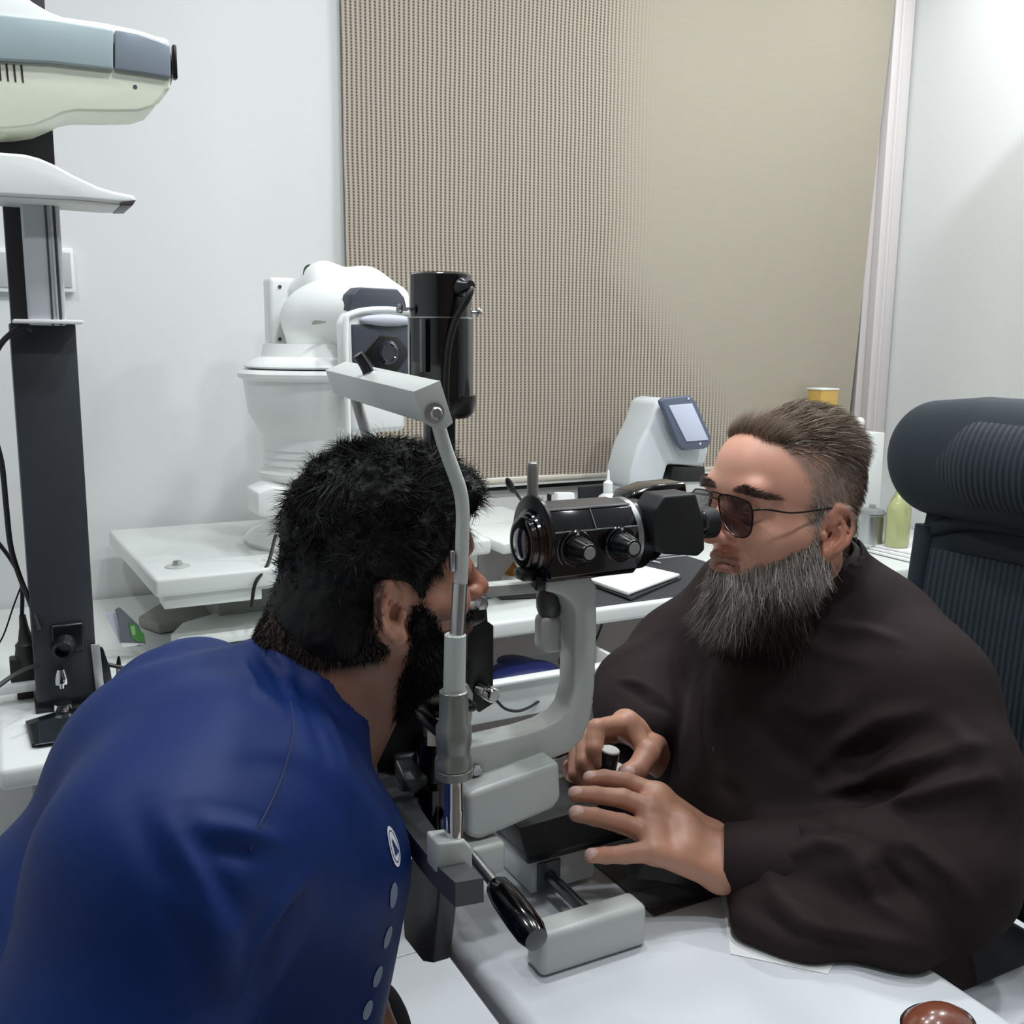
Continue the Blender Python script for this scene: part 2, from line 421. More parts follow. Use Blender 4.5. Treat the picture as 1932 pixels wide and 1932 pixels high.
# roller blind ---------------------------------------------------------
def blind_mat():
    m = bpy.data.materials.new('woven_blind'); m.use_nodes = True; nt = m.node_tree; b = nt.nodes['Principled BSDF']
    b.inputs['Roughness'].default_value = .9
    N = nt.nodes.new; L = nt.links.new
    def math_(op, a, c=None, d=None):
        n = N('ShaderNodeMath'); n.operation = op
        for i, x in enumerate((a, c, d)):
            if x is None: continue
            if isinstance(x, (int, float)): n.inputs[i].default_value = x
            else: L(x, n.inputs[i])
        return n.outputs[0]
    tc = N('ShaderNodeTexCoord'); mp = N('ShaderNodeSeparateXYZ'); L(tc.outputs['Object'], mp.inputs[0])
    X, Z = mp.outputs['X'], mp.outputs['Z']
    nz = N('ShaderNodeTexNoise'); nz.inputs['Scale'].default_value = 2.0; nz.inputs['Detail'].default_value = 2; L(tc.outputs['Object'], nz.inputs['Vector'])
    wob = math_('MULTIPLY_ADD', nz.outputs['Fac'], .02, 0.0)
    x2 = math_('ADD', X, wob)
    rib = math_('SINE', math_('MULTIPLY', x2, 2*math.pi/.0122))
    dot = math_('SINE', math_('MULTIPLY', Z, 2*math.pi/.0075))
    ribm = math_('MULTIPLY_ADD', rib, .5, .5)
    dotm = math_('MULTIPLY_ADD', dot, .28, .72)
    dark = math_('MULTIPLY', math_('POWER', ribm, 1.4), dotm)
    # pattern gives way to plain cloth to the right; the border leans right lower down
    brd = math_('MULTIPLY_ADD', math_('MAXIMUM', math_('MULTIPLY_ADD', Z, -1.0, .55), 0.0), .9, -.02)
    msk = N('ShaderNodeMapRange'); L(math_('SUBTRACT', math_('ADD', X, math_('MULTIPLY', nz.outputs['Fac'], .06)), brd), msk.inputs[0])
    msk.inputs[1].default_value = -.10; msk.inputs[2].default_value = .07; msk.inputs[3].default_value = 1; msk.inputs[4].default_value = 0; msk.clamp = True
    d2 = math_('MULTIPLY', dark, msk.outputs[0])
    mx = N('ShaderNodeMix'); mx.data_type = 'RGBA'; L(d2, mx.inputs[0]); mx.inputs[7].default_value = lin((46, 40, 38))
    mb_ = N('ShaderNodeMix'); mb_.data_type = 'RGBA'; L(msk.outputs[0], mb_.inputs[0]); mb_.inputs[6].default_value = lin((168, 160, 144)); mb_.inputs[7].default_value = lin((186, 174, 158)); L(mb_.outputs[2], mx.inputs[6])
    mx2 = N('ShaderNodeMix'); mx2.data_type = 'RGBA'; L(math_('MULTIPLY', msk.outputs[0], .0), mx2.inputs[0]); L(mx.outputs[2], mx2.inputs[6]); mx2.inputs[7].default_value = lin((225, 212, 196))
    n3 = N('ShaderNodeTexNoise'); n3.inputs['Scale'].default_value = 60; mpp = N('ShaderNodeMapping'); mpp.inputs['Scale'].default_value = (.15, 1, 4)
    L(tc.outputs['Object'], mpp.inputs[0]); L(mpp.outputs[0], n3.inputs['Vector'])
    mx3 = N('ShaderNodeMix'); mx3.data_type = 'RGBA'; mx3.blend_type = 'MULTIPLY'; mx3.inputs[0].default_value = .12; L(mx2.outputs[2], mx3.inputs[6]); L(n3.outputs['Color'], mx3.inputs[7])
    L(mx3.outputs[2], b.inputs['Base Color'])
    bp = N('ShaderNodeBump'); bp.inputs['Strength'].default_value = .25; bp.inputs['Distance'].default_value = .002; L(math_('MULTIPLY', d2, -1.0), bp.inputs['Height']); L(bp.outputs[0], b.inputs['Normal'])
    return m
rb = thing('roller_blind', 'beige woven roller blind covering the window behind the doctor', 'blind', (1.68, 2.425, 1.0))
G = []
for i in range(41):
    row = []
    for j in range(25):
        tt = j/24; z = .975+tt*(2.66-.975); xr = 2.512+(z-.975)*.056; xl = .798-.004*tt; x = xl+(xr-xl)*i/40
        y = 2.425+.004*math.sin(x*5+z*2)+.003*math.sin(z*4)
        row.append((x, y, z))
    G.append(row)
MB().grid(G, (0, .0015, 0)).build('fabric', blind_mat(), rb)
MB().box((1.655, 2.424, .972), (1.70, .012, .014), bevel=.004).build('bottom_bar', mat('blind_bar', (196, 190, 176), .6), rb)
MB().cyl((.79, 2.42, 2.66), (2.62, 2.42, 2.66), .02).build('roller_tube', M_ALU, rb)

# desks ----------------------------------------------------------------
ld = thing('left_desk', 'white desk with rounded front edge under the tall charcoal instrument pillar', 'desk', (.3, 1.9, 0))
MB().box((.27, 1.97, .732), (.60, .94, .036), bevel=.011, seg=4).build('worktop', M_DESK, ld)
MB().box((.27, 2.02, .355), (.50, .74, .71), bevel=.003).build('cabinet_body', mat('desk_side', (120, 124, 118), .6), ld)
rd = thing('right_desk', 'long white desk along the window wall with a black desk pad', 'desk', (1.6, 2.1, 0))
MB().box((1.64, 2.155, .731), (2.10, .58, .038), bevel=.009, seg=4).build('worktop', M_DESK, rd)
MB().box((2.62, 2.16, .355), (.04, .54, .71), bevel=.002).build('side_panel', M_DESK, rd)
MB().box((1.45, 2.40, .40), (1.7, .02, .62), bevel=.002).build('back_panel', mat('desk_back', (150, 140, 137), .7), rd)
dr = MB(); dr.box((1.03, 1.80, .60), (.40, .018, .085), bevel=.004).box((.84, 1.93, .615), (.012, .26, .06), bevel=.002).box((1.22, 1.93, .615), (.012, .26, .06), bevel=.002).box((1.03, 1.93, .588), (.38, .26, .008), bevel=.001)
drw = dr.build('drawer', M_DESK, rd)
MB().box((1.03, 1.792, .642), (.40, .03, .008), bevel=.003).build('drawer_rim', M_WHITE, drw)
pouch = MB().ell((1.02, 1.905, .614), (.09, .06, .022)).ell((1.04, 1.935, .616), (.06, .07, .018), Matrix.Rotation(.2, 3, 'Y')).build('cloth_pouch', mat('blue_cloth', (14, 24, 84), .5, bump=.6, bscale=60)); tag(pouch, 'dark blue pouch lying in the open desk drawer', 'pouch')
o = MB().ell((1.17, 1.92, .612), (.04, .04, .02)).build('coin_purse', mat('red_cloth', (150, 60, 60), .6, bump=.6, bscale=70)); tag(o, 'small red and grey purse beside the blue pouch in the drawer', 'purse')
o = MB().ell((.892, 1.840, .612), (.036, .026, .016)).build('eraser_pouch', mat('magenta_cloth', (130, 40, 100), .6)); tag(o, 'small magenta bag at the front of the open drawer', 'bag')
o = MB().box((1.42, 2.06, .7515), (.62, .36, .003), bevel=.001, seg=1).build('desk_pad', mat('desk_pad_vinyl', (50, 50, 54), .5, bump=.1)); tag(o, 'dark grey desk pad under the open notebook', 'desk pad')

cp_ = thing('shadow_cupboard', 'unseen tall white cupboard added beyond the frame to cast the right wall shadow', 'cupboard', (2.57, 1.3, 0))  # added out of view, sized so its edges cast the diagonal wall shadow
MB().box((2.575, 1.27, 1.105), (.248, .90, 2.21), bevel=.002).build('carcass', M_WHITE, cp_)
MB().box((2.445, 1.045, 1.12), (.014, .44, 2.1), bevel=.002).build('door', M_WHITE, cp_); MB().box((2.445, 1.495, 1.12), (.014, .44, 2.1), bevel=.002).build('door', M_WHITE, cp_)

# ================================================================== instrument table
tb = thing('instrument_table', 'pale grey instrument table carrying the slit lamp microscope', 'table', (.60, .78, 0))
MB().box((.60, .74, .7125), (.42, .86, .035), bevel=.014, seg=5).build('tabletop', M_TABLE, tb)
MB().box((.62, .78, .655), (.30, .34, .08), bevel=.004).build('motor_housing', M_BLACKM, tb)
MB().box((.64, .80, .33), (.10, .12, .60), bevel=.006).build('lifting_column', M_GREYD, tb)
ft = MB(); ft.box((.64, .80, .03), (.50, .08, .045), bevel=.008).box((.82, .80, .03), (.07, .62, .045), bevel=.008).box((.46, .80, .03), (.07, .62, .045), bevel=.008); ft.build('foot', M_GREYD, tb)
o = MB().box((.665, .905, .7312), (.12, .18, .0022), bevel=.0006, seg=1).build('sliding_mat', mat('mat_vinyl', (30, 30, 34), .4)); tag(o, 'black glossy sliding mat lying under the microscope base on the table', 'mat')
ps = MB(); ps.prism([tuple(atz(u_, v_, .7305)[:2]) for u_, v_ in ((1362, 1690), (1378, 1800), (1562, 1838), (1640, 1700))], (0, 0, .7303), (1, 0, 0), (0, 1, 0), (0, 0, .0007), bevel=0)
o = ps.build('paper_sheet', M_PAPER); tag(o, 'white paper sheet under the doctor\'s forearm on the instrument table', 'paper')

# ================================================================== slit lamp
sl = thing('slit_lamp_microscope', 'grey and black slit lamp microscope with chin rest standing on the pale table', 'microscope', (.50, .88, .73))
def Pn(name, mb, m, parent=sl):
    o = mb.build(name, m, parent if parent is not sl else sl)
    return o
def sub(name, mb, m, parent):
    # sub-part: parent object already sits at the slit lamp origin offset
    me_o = mb.build(name, m, None, loc=wloc(parent)); me_o.parent = parent; me_o.location = (0, 0, 0); return me_o
def prismY(pts, y, depth, bevel=.003, seg=3, smooth=False):
    """outline seen in the photo, laid in the vertical plane y, extruded away"""
    mb = MB(); P = [tuple(aty(u, v, y)) for u, v in pts]
    return mb.prism([(p[0], p[2]) for p in P], (0, y, 0), (1, 0, 0), (0, 0, 1), (0, depth, 0), bevel, seg, smooth)
def prismX(pts, x, depth, bevel=.003, seg=3):
    mb = MB(); P = [tuple(atx(u, v, x)) for u, v in pts]
    return mb.prism([(p[1], p[2]) for p in P], (x, 0, 0), (0, 1, 0), (0, 0, 1), (depth, 0, 0), bevel, seg)
YN, YFAR = .77, 1.05
# rails, axle and base
for y0, y1 in ((.774, .808), (1.046, 1.08)):
    Pn('rail_cover', MB().box((.504, (y0+y1)/2, .7535), (.126, y1-y0, .047), bevel=.0075, seg=4), M_GREYP)
Pn('axle', MB().cyl((.522, .80, .755), (.522, 1.06, .755), .0072), mat('dark_steel', (110, 112, 116), .3, metal=1))
base = Pn('base_block', MB().box((.542, .945, .758), (.084, .08, .044), bevel=.003, seg=2), M_GREYP)
sub('axle_plate', MB().box((.522, .9035, .756), (.030, .003, .034), bevel=.002), M_GREYD, base)
Pn('sliding_plate', MB().hull([(.484, .905, .820), (.484, .99, .820), (.640, .99, .828), (.640, .905, .828), (.492, .900, .784), (.492, .99, .784), (.640, .90, .784), (.640, .99, .784)], bevel=.003), M_BLACKM)
Pn('base_skirt', MB().box((.565, .95, .782), (.145, .10, .012), bevel=.003), M_BLACK)
# joystick
js = Pn('joystick', MB().lathe((.618, .945, .822), (.03, -.03, .25), [(.013, 0), (.008, .008), (.007, .018), (.0115, .024), (.0120, .044), (.0116, .050)]), M_BLACK)
sub('joystick_cap', MB().lathe(Vector((.618, .945, .822))+Vector((.03, -.03, .25)).normalized()*.050, (.03, -.03, .25), [(.0114, 0), (.0114, .0015), (.0104, .0025), (0, .0027)]), mat('cap_silver', (214, 214, 210), .35), js)
Pn('elevation_knob', MB().lathe((.575, .998, .862), (.9, .2, 0), [(.014, 0), (.016, .003), (.016, .016), (.013, .02), (0, .02)]), M_BLACK)
# rounded grey housing of the arm base
Pn('arm_housing', prismY([(882, 1500), (1057, 1436), (1061, 1508), (1046, 1528), (905, 1588), (882, 1580)], .855, .095, bevel=.011, seg=5), M_GREYP)
Pn('housing_plinth', prismY([(890, 1605), (957, 1588), (955, 1648), (893, 1665)], .842, .085, bevel=.006, seg=4), M_GREYP)
# the big C-shaped microscope arm
arm = Pn('microscope_arm', prismY([(1032, 1093), (1112, 1083), (1127, 1108), (1127, 1200), (1123, 1300), (1115, 1360), (1100, 1396), (1076, 1420), (1040, 1434), (1000, 1444), (940, 1455), (884, 1466), (884, 1410), (930, 1399), (990, 1385), (1030, 1372), (1058, 1356), (1074, 1336), (1083, 1300), (1086, 1160), (1080, 1138), (1062, 1124), (1030, 1116)], .885, .034, bevel=.0035, seg=3), M_GREYP)
sub('arm_bolt', MB().lathe(tuple(aty(898, 1452, .884)), (0, -1, 0), [(.0062, -.003), (.0062, .003), (.0048, .0042), (0, .0042)]), M_STEEL, arm)
Pn('tonometer_post', MB().cyl((.444, .90, .905), (.444, .90, .928), .0055, bevel=.001).box((.437, .905, .915), (.010, .006, .022), bevel=.001), M_STEEL)
c0 = aty(1042, 1190, .935)
Pn('focus_block', MB().box((c0[0], c0[1], c0[2]-.001), (.034, .032, .042), bevel=.008, seg=4), M_GREYP)
Pn('focus_joint', MB().lathe((c0[0]-.004, c0[1], c0[2]+.019), (0, 0, 1), [(.012, 0), (.015, .008), (.0155, .020), (.012, .030), (.006, .034), (0, .034)]), M_GREYD)
# horizontal illumination arm towards the patient
Pn('illumination_arm', MB().hull([tuple(aty(908, 1107, .95)), tuple(aty(919, 1128, .95)), tuple(aty(1012, 1120, .935)), tuple(aty(1010, 1100, .935)), tuple(aty(908, 1107, .95)+[0, .02, 0]), tuple(aty(919, 1128, .95)+[0, .02, 0]), tuple(aty(1012, 1120, .935)+[0, .025, 0]), tuple(aty(1010, 1100, .935)+[0, .025, 0])], bevel=.0015), M_GREYP)
# microscope body, octagonal, along x
mx0, mx1 = .500, .607
def oct_(x, yc=.912, w=.040, zt=1.183, zb=1.103):
    return [(x, yc-w, 1.156), (x, yc-w, zb+.006), (x, yc-w+.006, zb), (x, yc+w-.006, zb), (x, yc+w, zb+.006), (x, yc+w, 1.156), (x, yc+.026, 1.176), (x, yc-.026, 1.176)]
bodym = Pn('magnification_changer', MB().hull(oct_(mx0)+oct_(mx1), bevel=.0012), M_GLOSS)
sub('top_cover', MB().hull([(mx0+.002, .912-.026, 1.1768), (mx1-.001, .912-.026, 1.1768), (mx1-.001, .912+.026, 1.1768), (mx0+.002, .912+.026, 1.1768), (mx0+.002, .912-.024, 1.179), (mx1-.001, .912-.024, 1.179), (mx1-.001, .912+.024, 1.179), (mx0+.002, .912+.024, 1.179)], bevel=.0006), mat('dark_violet_grey', (62, 60, 64), .35), bodym)
for xx in (.553,): sub('cover_joint', MB().box((xx, .878, 1.1665), (.0006, .003, .024), bevel=0, M=Matrix.Rotation(math.radians(-35), 3, 'X')), M_STEEL, bodym)
sub('edge_strip', MB().box(((mx0+mx1)/2, .8716, 1.1565), (mx1-mx0, .0012, .0014), bevel=.0003), M_STEEL, bodym)
Pn('silver_ring', MB().lathe((.606, .912, 1.139), (1, 0, 0), [(.040, 0), (.0425, .001), (.0425, .008), (.040, .009)], n=48), M_STEEL)
Pn('rear_flange', MB().lathe((.615, .912, 1.139), (1, 0, 0), [(.0395, 0), (.0395, .016), (.030, .018)], n=40), M_BLACK)
ob = Pn('objective_mount', MB().lathe((.500, .912, 1.139), (-1, 0, 0), [(.037, -.003), (.037, .003), (.033, .004), (.032, .007), (.029, .008), (.0285, .013), (.025, .0145), (.0225, .0145)], n=44), M_GLOSS)
sub('objective_lens', MB().lathe((.4875, .912, 1.139), (-1, 0, 0), [(.0222, 0), (.016, .0025), (.008, .004), (0, .0045)], n=36), M_GLASS, ob)
sub('mount_clip', MB().box((.489, .905, 1.108), (.020, .022, .012), bevel=.003).box((.500, .895, 1.100), (.016, .016, .016), bevel=.003), M_BLACK, ob)
Pn('mount_plate', MB().lathe((.503, .912, 1.146), (-1, 0, 0), [(.044, 0), (.0445, .004), (.042, .005), (0, .005)], n=40), M_BLACK)
for k, xc in enumerate((.529, .5835)):
    zc = 1.1385; dl = Pn('dial', MB().lathe((xc, .872, zc), (0, -1, 0), [(.0195, 0), (.0195, .003), (.0182, .0042), (.0150, .0042), (.0145, .0050), (0, .005)], n=40), M_GLOSS)
    kn = MB().lathe((xc, .867, zc), (0, -1, 0), [(.0135, 0), (.0125, .006), (.0095, .022), (.0088, .0235), (0, .0235)], n=30)
    for q in range(14):
        a = 2*math.pi*q/14; kn.cyl((xc+.0128*math.cos(a), .866, zc+.0128*math.sin(a)), (xc+.0092*math.cos(a), .8465, zc+.0092*math.sin(a)), .0014, n=6)
    sub('knob', kn, M_BLACK, dl)
    sub('knob_cap', MB().lathe((xc, .8442, zc), (0, -1, 0), [(.0068, 0), (.0068, .0008), (.0062, .0013), (0, .0013)], n=28), mat('satin_silver', (150, 152, 148), .5, metal=.3), dl)
    wp = MB(); tri = [(-.0022, .0), (.0022, .0), (0, .0042)] if k == 0 else [(-.0022, .004), (.0022, .004), (0, .0)]
    wp.prism(tri, (xc, .8676, zc+.0140), (1, 0, 0), (0, 0, 1), (0, -.0003, 0), bevel=0); sub('index_mark', wp, M_PRINT if 'M_PRINT' in globals() else M_STEEL, dl)
Pn('scale_arc', MB().tube([(.529+.0225*math.cos(a), .8712, 1.1385+.0225*math.sin(a)) for a in [math.radians(x) for x in (150, 170, 190, 210, 225)]], .0006, n=5), M_STEEL)
Pn('mount_post', MB().lathe((.517, .945, 1.150), (0, 0, 1), [(.0062, 0), (.0062, .066), (.0052, .070), (.0030, .0715), (0, .0715)], n=20), mat('post_steel', (150, 150, 148), .35, metal=.4))
Pn('lock_pin', MB().lathe((.542, .952, 1.15), (0, 0, 1), [(.0026, 0), (.0026, .034), (0, .036)], n=12), M_GREYD)
# binocular tube
Pn('prism_housing', MB().hull([tuple(aty(u_, v_, .862)) for u_, v_ in ((1236, 962), (1254, 936), (1314, 931), (1329, 985), (1331, 1038), (1318, 1050), (1252, 1046), (1236, 1028))]+[tuple(aty(u_, v_, .862)+[0, .040, 0]) for u_, v_ in ((1236, 962), (1254, 936), (1314, 931), (1329, 985), (1331, 1038), (1318, 1050), (1252, 1046), (1236, 1028))], bevel=.003, seg=3), M_BLACKM)
Pn('prism_housing', MB().hull([tuple(aty(u_, v_, .925)+[0, d_, 0]) for d_ in (0, .040) for u_, v_ in ((1180, 968), (1196, 930), (1236, 916), (1296, 910), (1300, 960), (1300, 1010), (1236, 1012), (1190, 1000))], bevel=.004, seg=3), M_GLOSS)
Pn('binocular_bridge', MB().lathe((.628, .912, 1.140), (1, 0, 0), [(.030, 0), (.033, .004), (.034, .020), (.026, .030), (0, .03)], n=36), M_GLOSS)
for y_ in (.884, .944):
    ep = Pn('eyepiece', MB().lathe((.668, y_, 1.150), (1, 0, 0), [(.0160, 0), (.0160, .020), (.0170, .022), (.0170, .030), (.0165, .032)], n=32), M_GLOSS)
    sub('eyecup', MB().lathe((.698, y_, 1.150), (1, 0, 0), [(.0165, 0), (.0175, .006), (.0180, .018), (.0165, .019), (.013, .010)], n=32), M_BLACKM, ep)
# lamp tower on the far side
tw = Pn('lamp_housing', MB().lathe((.432, 1.0, 1.290), (0, 0, 1), [(.0352, 0), (.0352, .084), (.0335, .0845), (.0335, .1285), (.030, .131), (0, .131)], n=44), M_GLOSS)
sub('lamp_flange', MB().lathe((.437, 1.0, 1.268), (0, 0, 1), [(.0260, 0), (.032, .006), (.0345, .022), (.0345, .024)], n=36), M_BLACK, tw)
sub('seam_ring', MB().lathe((.432, 1.0, 1.3735), (0, 0, 1), [(.0356, 0), (.0356, .0012), (.034, .0016)], n=44), M_STEEL, tw)
for s_, (u_, v_) in ((-1, (757, 583)), (1, (900, 590))):
    p = aty(u_, v_, 1.0); sub('thumb_screw', MB().cyl((.432+s_*.034, 1.0, p[2]), (p[0]+s_*.002, 1.0, p[2]), .002, n=10).lathe((p[0], 1.0, p[2]), (s_, 0, 0), [(.005, 0), (.0055, .002), (.0045, .004), (0, .004)], n=16), M_CHROME, tw)
cb = [(.4385, .968, 1.400), (.446, .955, 1.404), (.441, .951, 1.393), (.430, .958, 1.37), (.4235, .9615, 1.34), (.4215, .9625, 1.30), (.4225, .963, 1.28)]
sub('lamp_cable', MB().tube(cb, .0036, n=10, sub=6), M_RUBBER, tw)
sub('cable_socket', MB().lathe((.441, .969, 1.405), (.25, -1, .1), [(.010, 0), (.010, .006), (.007, .010), (.005, .018), (0, .018)], n=20), M_BLACK, tw)
sub('hinge_clip', MB().box((.399, .972, 1.345), (.003, .008, .055), bevel=.001), M_GREYD, tw)
for u_, v_ in ((838, 662),): p = aty(u_, v_, .966); sub('screw', MB().lathe((p[0], .9685, p[2]), (0, -1, 0), [(.0028, 0), (.0028, .001), (0, .0014)], n=14), M_STEEL, tw)
Pn('lamp_column', MB().box((.430, 1.0, 1.175), (.030, .022, .20), bevel=.002), M_BLACK)
mh = Pn('mirror_housing', MB().hull([tuple(aty(u_, v_, .955)+[0, d_, 0]) for d_ in (0, .032) for u_, v_ in ((884, 1190), (920, 1172), (932, 1181), (931, 1328), (905, 1345), (884, 1330))], bevel=.0015), mat('satin_black', (18, 19, 20), .4))
sub('mirror_neck', MB().hull([tuple(aty(u_, v_, .957)+[0, d_, 0]) for d_ in (0, .02) for u_, v_ in ((890, 1150), (919, 1148), (921, 1178), (893, 1186))], bevel=.001), M_GLOSS, mh)
sub('prism', MB().hull([tuple(aty(u_, v_, .957)+[0, d_, 0]) for d_ in (0, .018) for u_, v_ in ((908, 1128), (920, 1130), (922, 1140), (918, 1152), (903, 1152))], bevel=.0008), M_STEEL, mh)
p = aty(905, 1300, .955); q = aty(925, 1312, .925)
sub('slit_knob', MB().lathe(tuple(p), tuple(np.array([.35, -1, -.1])), [(.0085, 0), (.0085, .012), (.0072, .0125), (.0085, .014), (.0085, .022), (.007, .024), (0, .024)], n=18), M_CHROME, mh)
Pn('swing_bracket', MB().hull([tuple(aty(u_, v_, .93)+[0, d_, 0]) for d_ in (0, .03) for u_, v_ in ((872, 1296), (884, 1290), (894, 1310), (893, 1350), (884, 1400), (860, 1420))], bevel=.003), M_GREYP)
Pn('pivot_cylinder', MB().lathe((.405, .955, .80), (0, 0, 1), [(.022, 0), (.024, .01), (.024, .052), (.028, .054), (.028, .072), (.022, .078), (.020, .12)], n=32), M_GLOSS)
# chin rest frame ------------------------------------------------------
def upr(pts, y): return [tuple(aty(u, v, y)) for u, v in pts]
nu = Pn('upright', MB().tube(upr([(820, 770), (827, 800), (838, 840), (856, 890), (868, 925), (873, 965), (872, 1020), (869, 1100), (862, 1196)], YN), .0061, n=16, sub=8), M_GREYP)
p0, p1 = upr([(868, 1100), (862, 1200)], YN); sub('chrome_rod', MB().cyl(p0, p1, .0066, .0068, n=24), M_STEEL, nu)
fu = Pn('upright', MB().tube(upr([(668, 735), (678, 775), (695, 830), (712, 880), (722, 930), (722, 1000), (718, 1100), (710, 1330)], YFAR), .0061, n=14, sub=6), M_GREYP)
sub('eye_level_marker', MB().box(tuple(aty(853, 1058, YN)), (.004, .006, .018), bevel=.001), M_STEEL, nu)
bn = [aty(u_, v_, .762) for u_, v_ in ((777, 738), (827, 717), (850, 793), (836, 803), (798, 797))]
bf = [aty(u_, v_, 1.062) for u_, v_ in ((613, 698), (654, 681), (676, 748), (665, 755), (630, 742))]
bar = Pn('forehead_bar', MB().hull([tuple(p) for p in bn+bf], bevel=.0012), M_GREYP)
e5 = [aty(u_, v_, .761) for u_, v_ in ((777, 738), (827, 717), (852, 797), (838, 808), (822, 810), (798, 797))]
sub('end_plate', MB().prism([(p_[0], p_[2]) for p_ in e5], (0, .757, 0), (1, 0, 0), (0, 0, 1), (0, .004, 0), .0008), M_GREYP, bar)
pb = aty(819, 779, .757); sub('bolt', MB().lathe(tuple(pb), (0, -1, 0), [(.0085, 0), (.0085, .0015), (.0052, .002), (.0052, .005), (.004, .0062), (0, .0062)], n=24), M_STEEL, bar)
pc = aty(700, 708, .93); sub('cable_plug', MB().tube([tuple(pc+[0, 0, -.008]), tuple(pc+[-.004, 0, .006]), tuple(pc+[-.013, 0, .020])], [.0062, .0056, .005], n=12, sub=4), M_BLACK, bar)
sub('plug_collar', MB().lathe(tuple(pc+[.001, 0, -.004]), (-.3, 0, 1), [(.0095, 0), (.009, .004), (.0065, .008)], n=18), M_STEEL, bar)
# near column of sleeves
def zat(u, v): return aty(u, v, YN)
c_a, c_b = zat(859, 1196), zat(857, 1305); sv = Pn('sleeve', MB().lathe(tuple(c_a), tuple(c_b-c_a), [(.0085, 0), (.0096, .001), (.0098, float(np.linalg.norm(c_b-c_a)))], n=32), M_GREYP)
c_c = zat(856, 1302); dd = (0, 0, -1)
z = lambda v: float(c_c[2]-zat(854, v)[2])
Pn('height_collar', MB().lathe(tuple(c_c), dd, [(.0115, 0), (.0128, .001), (.0132, z(1360)), (.0160, z(1362)+.004), (.0162, z(1400)), (.0150, z(1412)), (.0150, z(1424)), (.0166, z(1432)), (.0170, z(1440)), (.0170, z(1446)), (.0158, z(1447)), (.0170, z(1449)), (.0170, z(1464)), (.0120, z(1469))], n=40), mat('satin_grey_metal', (132, 134, 128), .3, metal=.35))
Pn('lower_post', MB().lathe(tuple(c_c), dd, [(.0085, z(1462)), (.0085, z(1525)), (.0092, z(1527)), (.0088, z(1592))], n=32), M_CHROME)
Pn('post_block', prismY([(826, 1592), (878, 1586), (892, 1600), (893, 1655), (880, 1664), (827, 1655)], .757, .028, bevel=.003, seg=3), M_GREYP)
# far post and the cross bar
p0, p1 = upr([(706, 1325), (712, 1412)], 1.035); Pn('far_post', MB().cyl(p0, p1, .0082, n=24), M_GLOSS)
Pn('post_holder', MB().hull([tuple(atx(u_, v_, .362)+[d_, 0, 0]) for d_ in (0, .028) for u_, v_ in ((684, 1418), (738, 1420), (744, 1440), (764, 1478), (760, 1500), (744, 1512), (700, 1470))], bevel=.004, seg=3), M_GREYD)
cbp = [tuple(atx(u_, v_, x_)) for u_, v_, x_ in ((728, 1445, .362), (746, 1502, .356), (786, 1572, .346), (836, 1636, .338), (886, 1684, .334))]
Pn('cross_bar', MB().tube(cbp, .0185, n=4, sub=5, flat=(.80, 1.0), up=(1, 0, 0)), M_GREYD)
Pn('clamp_plate', prismX([(780, 1599), (831, 1662), (815, 1818), (797, 1815), (762, 1770), (759, 1714), (767, 1649)], .366, .022, bevel=.003), M_GREYD)
gp0, gp1, gp2 = np.array([.386, .80, .852]), np.array([.392, .776, .842]), np.array([.388, .696, .836])
Pn('handle_stem', MB().cyl((.384, .815, .856), (.389, .768, .846), .0058), M_STEEL)
Pn('grip_handle', MB().lathe((.389, .772, .846), (.0, -.080, -.010), [(.0095, 0), (.0120, .004), (.0138, .020), (.0145, .050), (.0140, .070), (.0110, .080), (.0, .082)], n=32), M_GLOSS)
Pn('chin_cup', MB().box((.398, .912, .978), (.050, .060, .010), bevel=.005, seg=3).box((.375, .912, .965), (.012, .14, .010), bevel=.002), M_BLACK)
kb = aty(737, 1322, .985); Pn('chin_height_knob', MB().lathe(tuple(kb), (0, -.6, .0), [(.007, -.008), (.0085, 0), (.0085, .004), (.0072, .0045), (.0085, .006), (.0085, .014), (.007, .016), (0, .016)], n=20), M_CHROME)
Pn('chin_shield', MB().prism([(p[0], p[2]) for p in [aty(u_, v_, .975) for u_, v_ in ((700, 1352), (742, 1347), (800, 1336), (803, 1478), (758, 1492), (715, 1470))]], (0, .975, 0), (1, 0, 0), (0, 0, 1), (0, .004, 0), .001), M_BLACKM)
p0, p1 = upr([(802, 1350), (803, 1482)], .968); Pn('shield_rod', MB().cyl(p0, p1, .0024, n=12), M_GREYP)
Pn('shield_strap', MB().box(tuple(aty(775, 1338, .965)), (.050, .018, .004), bevel=.002), M_GREYD)

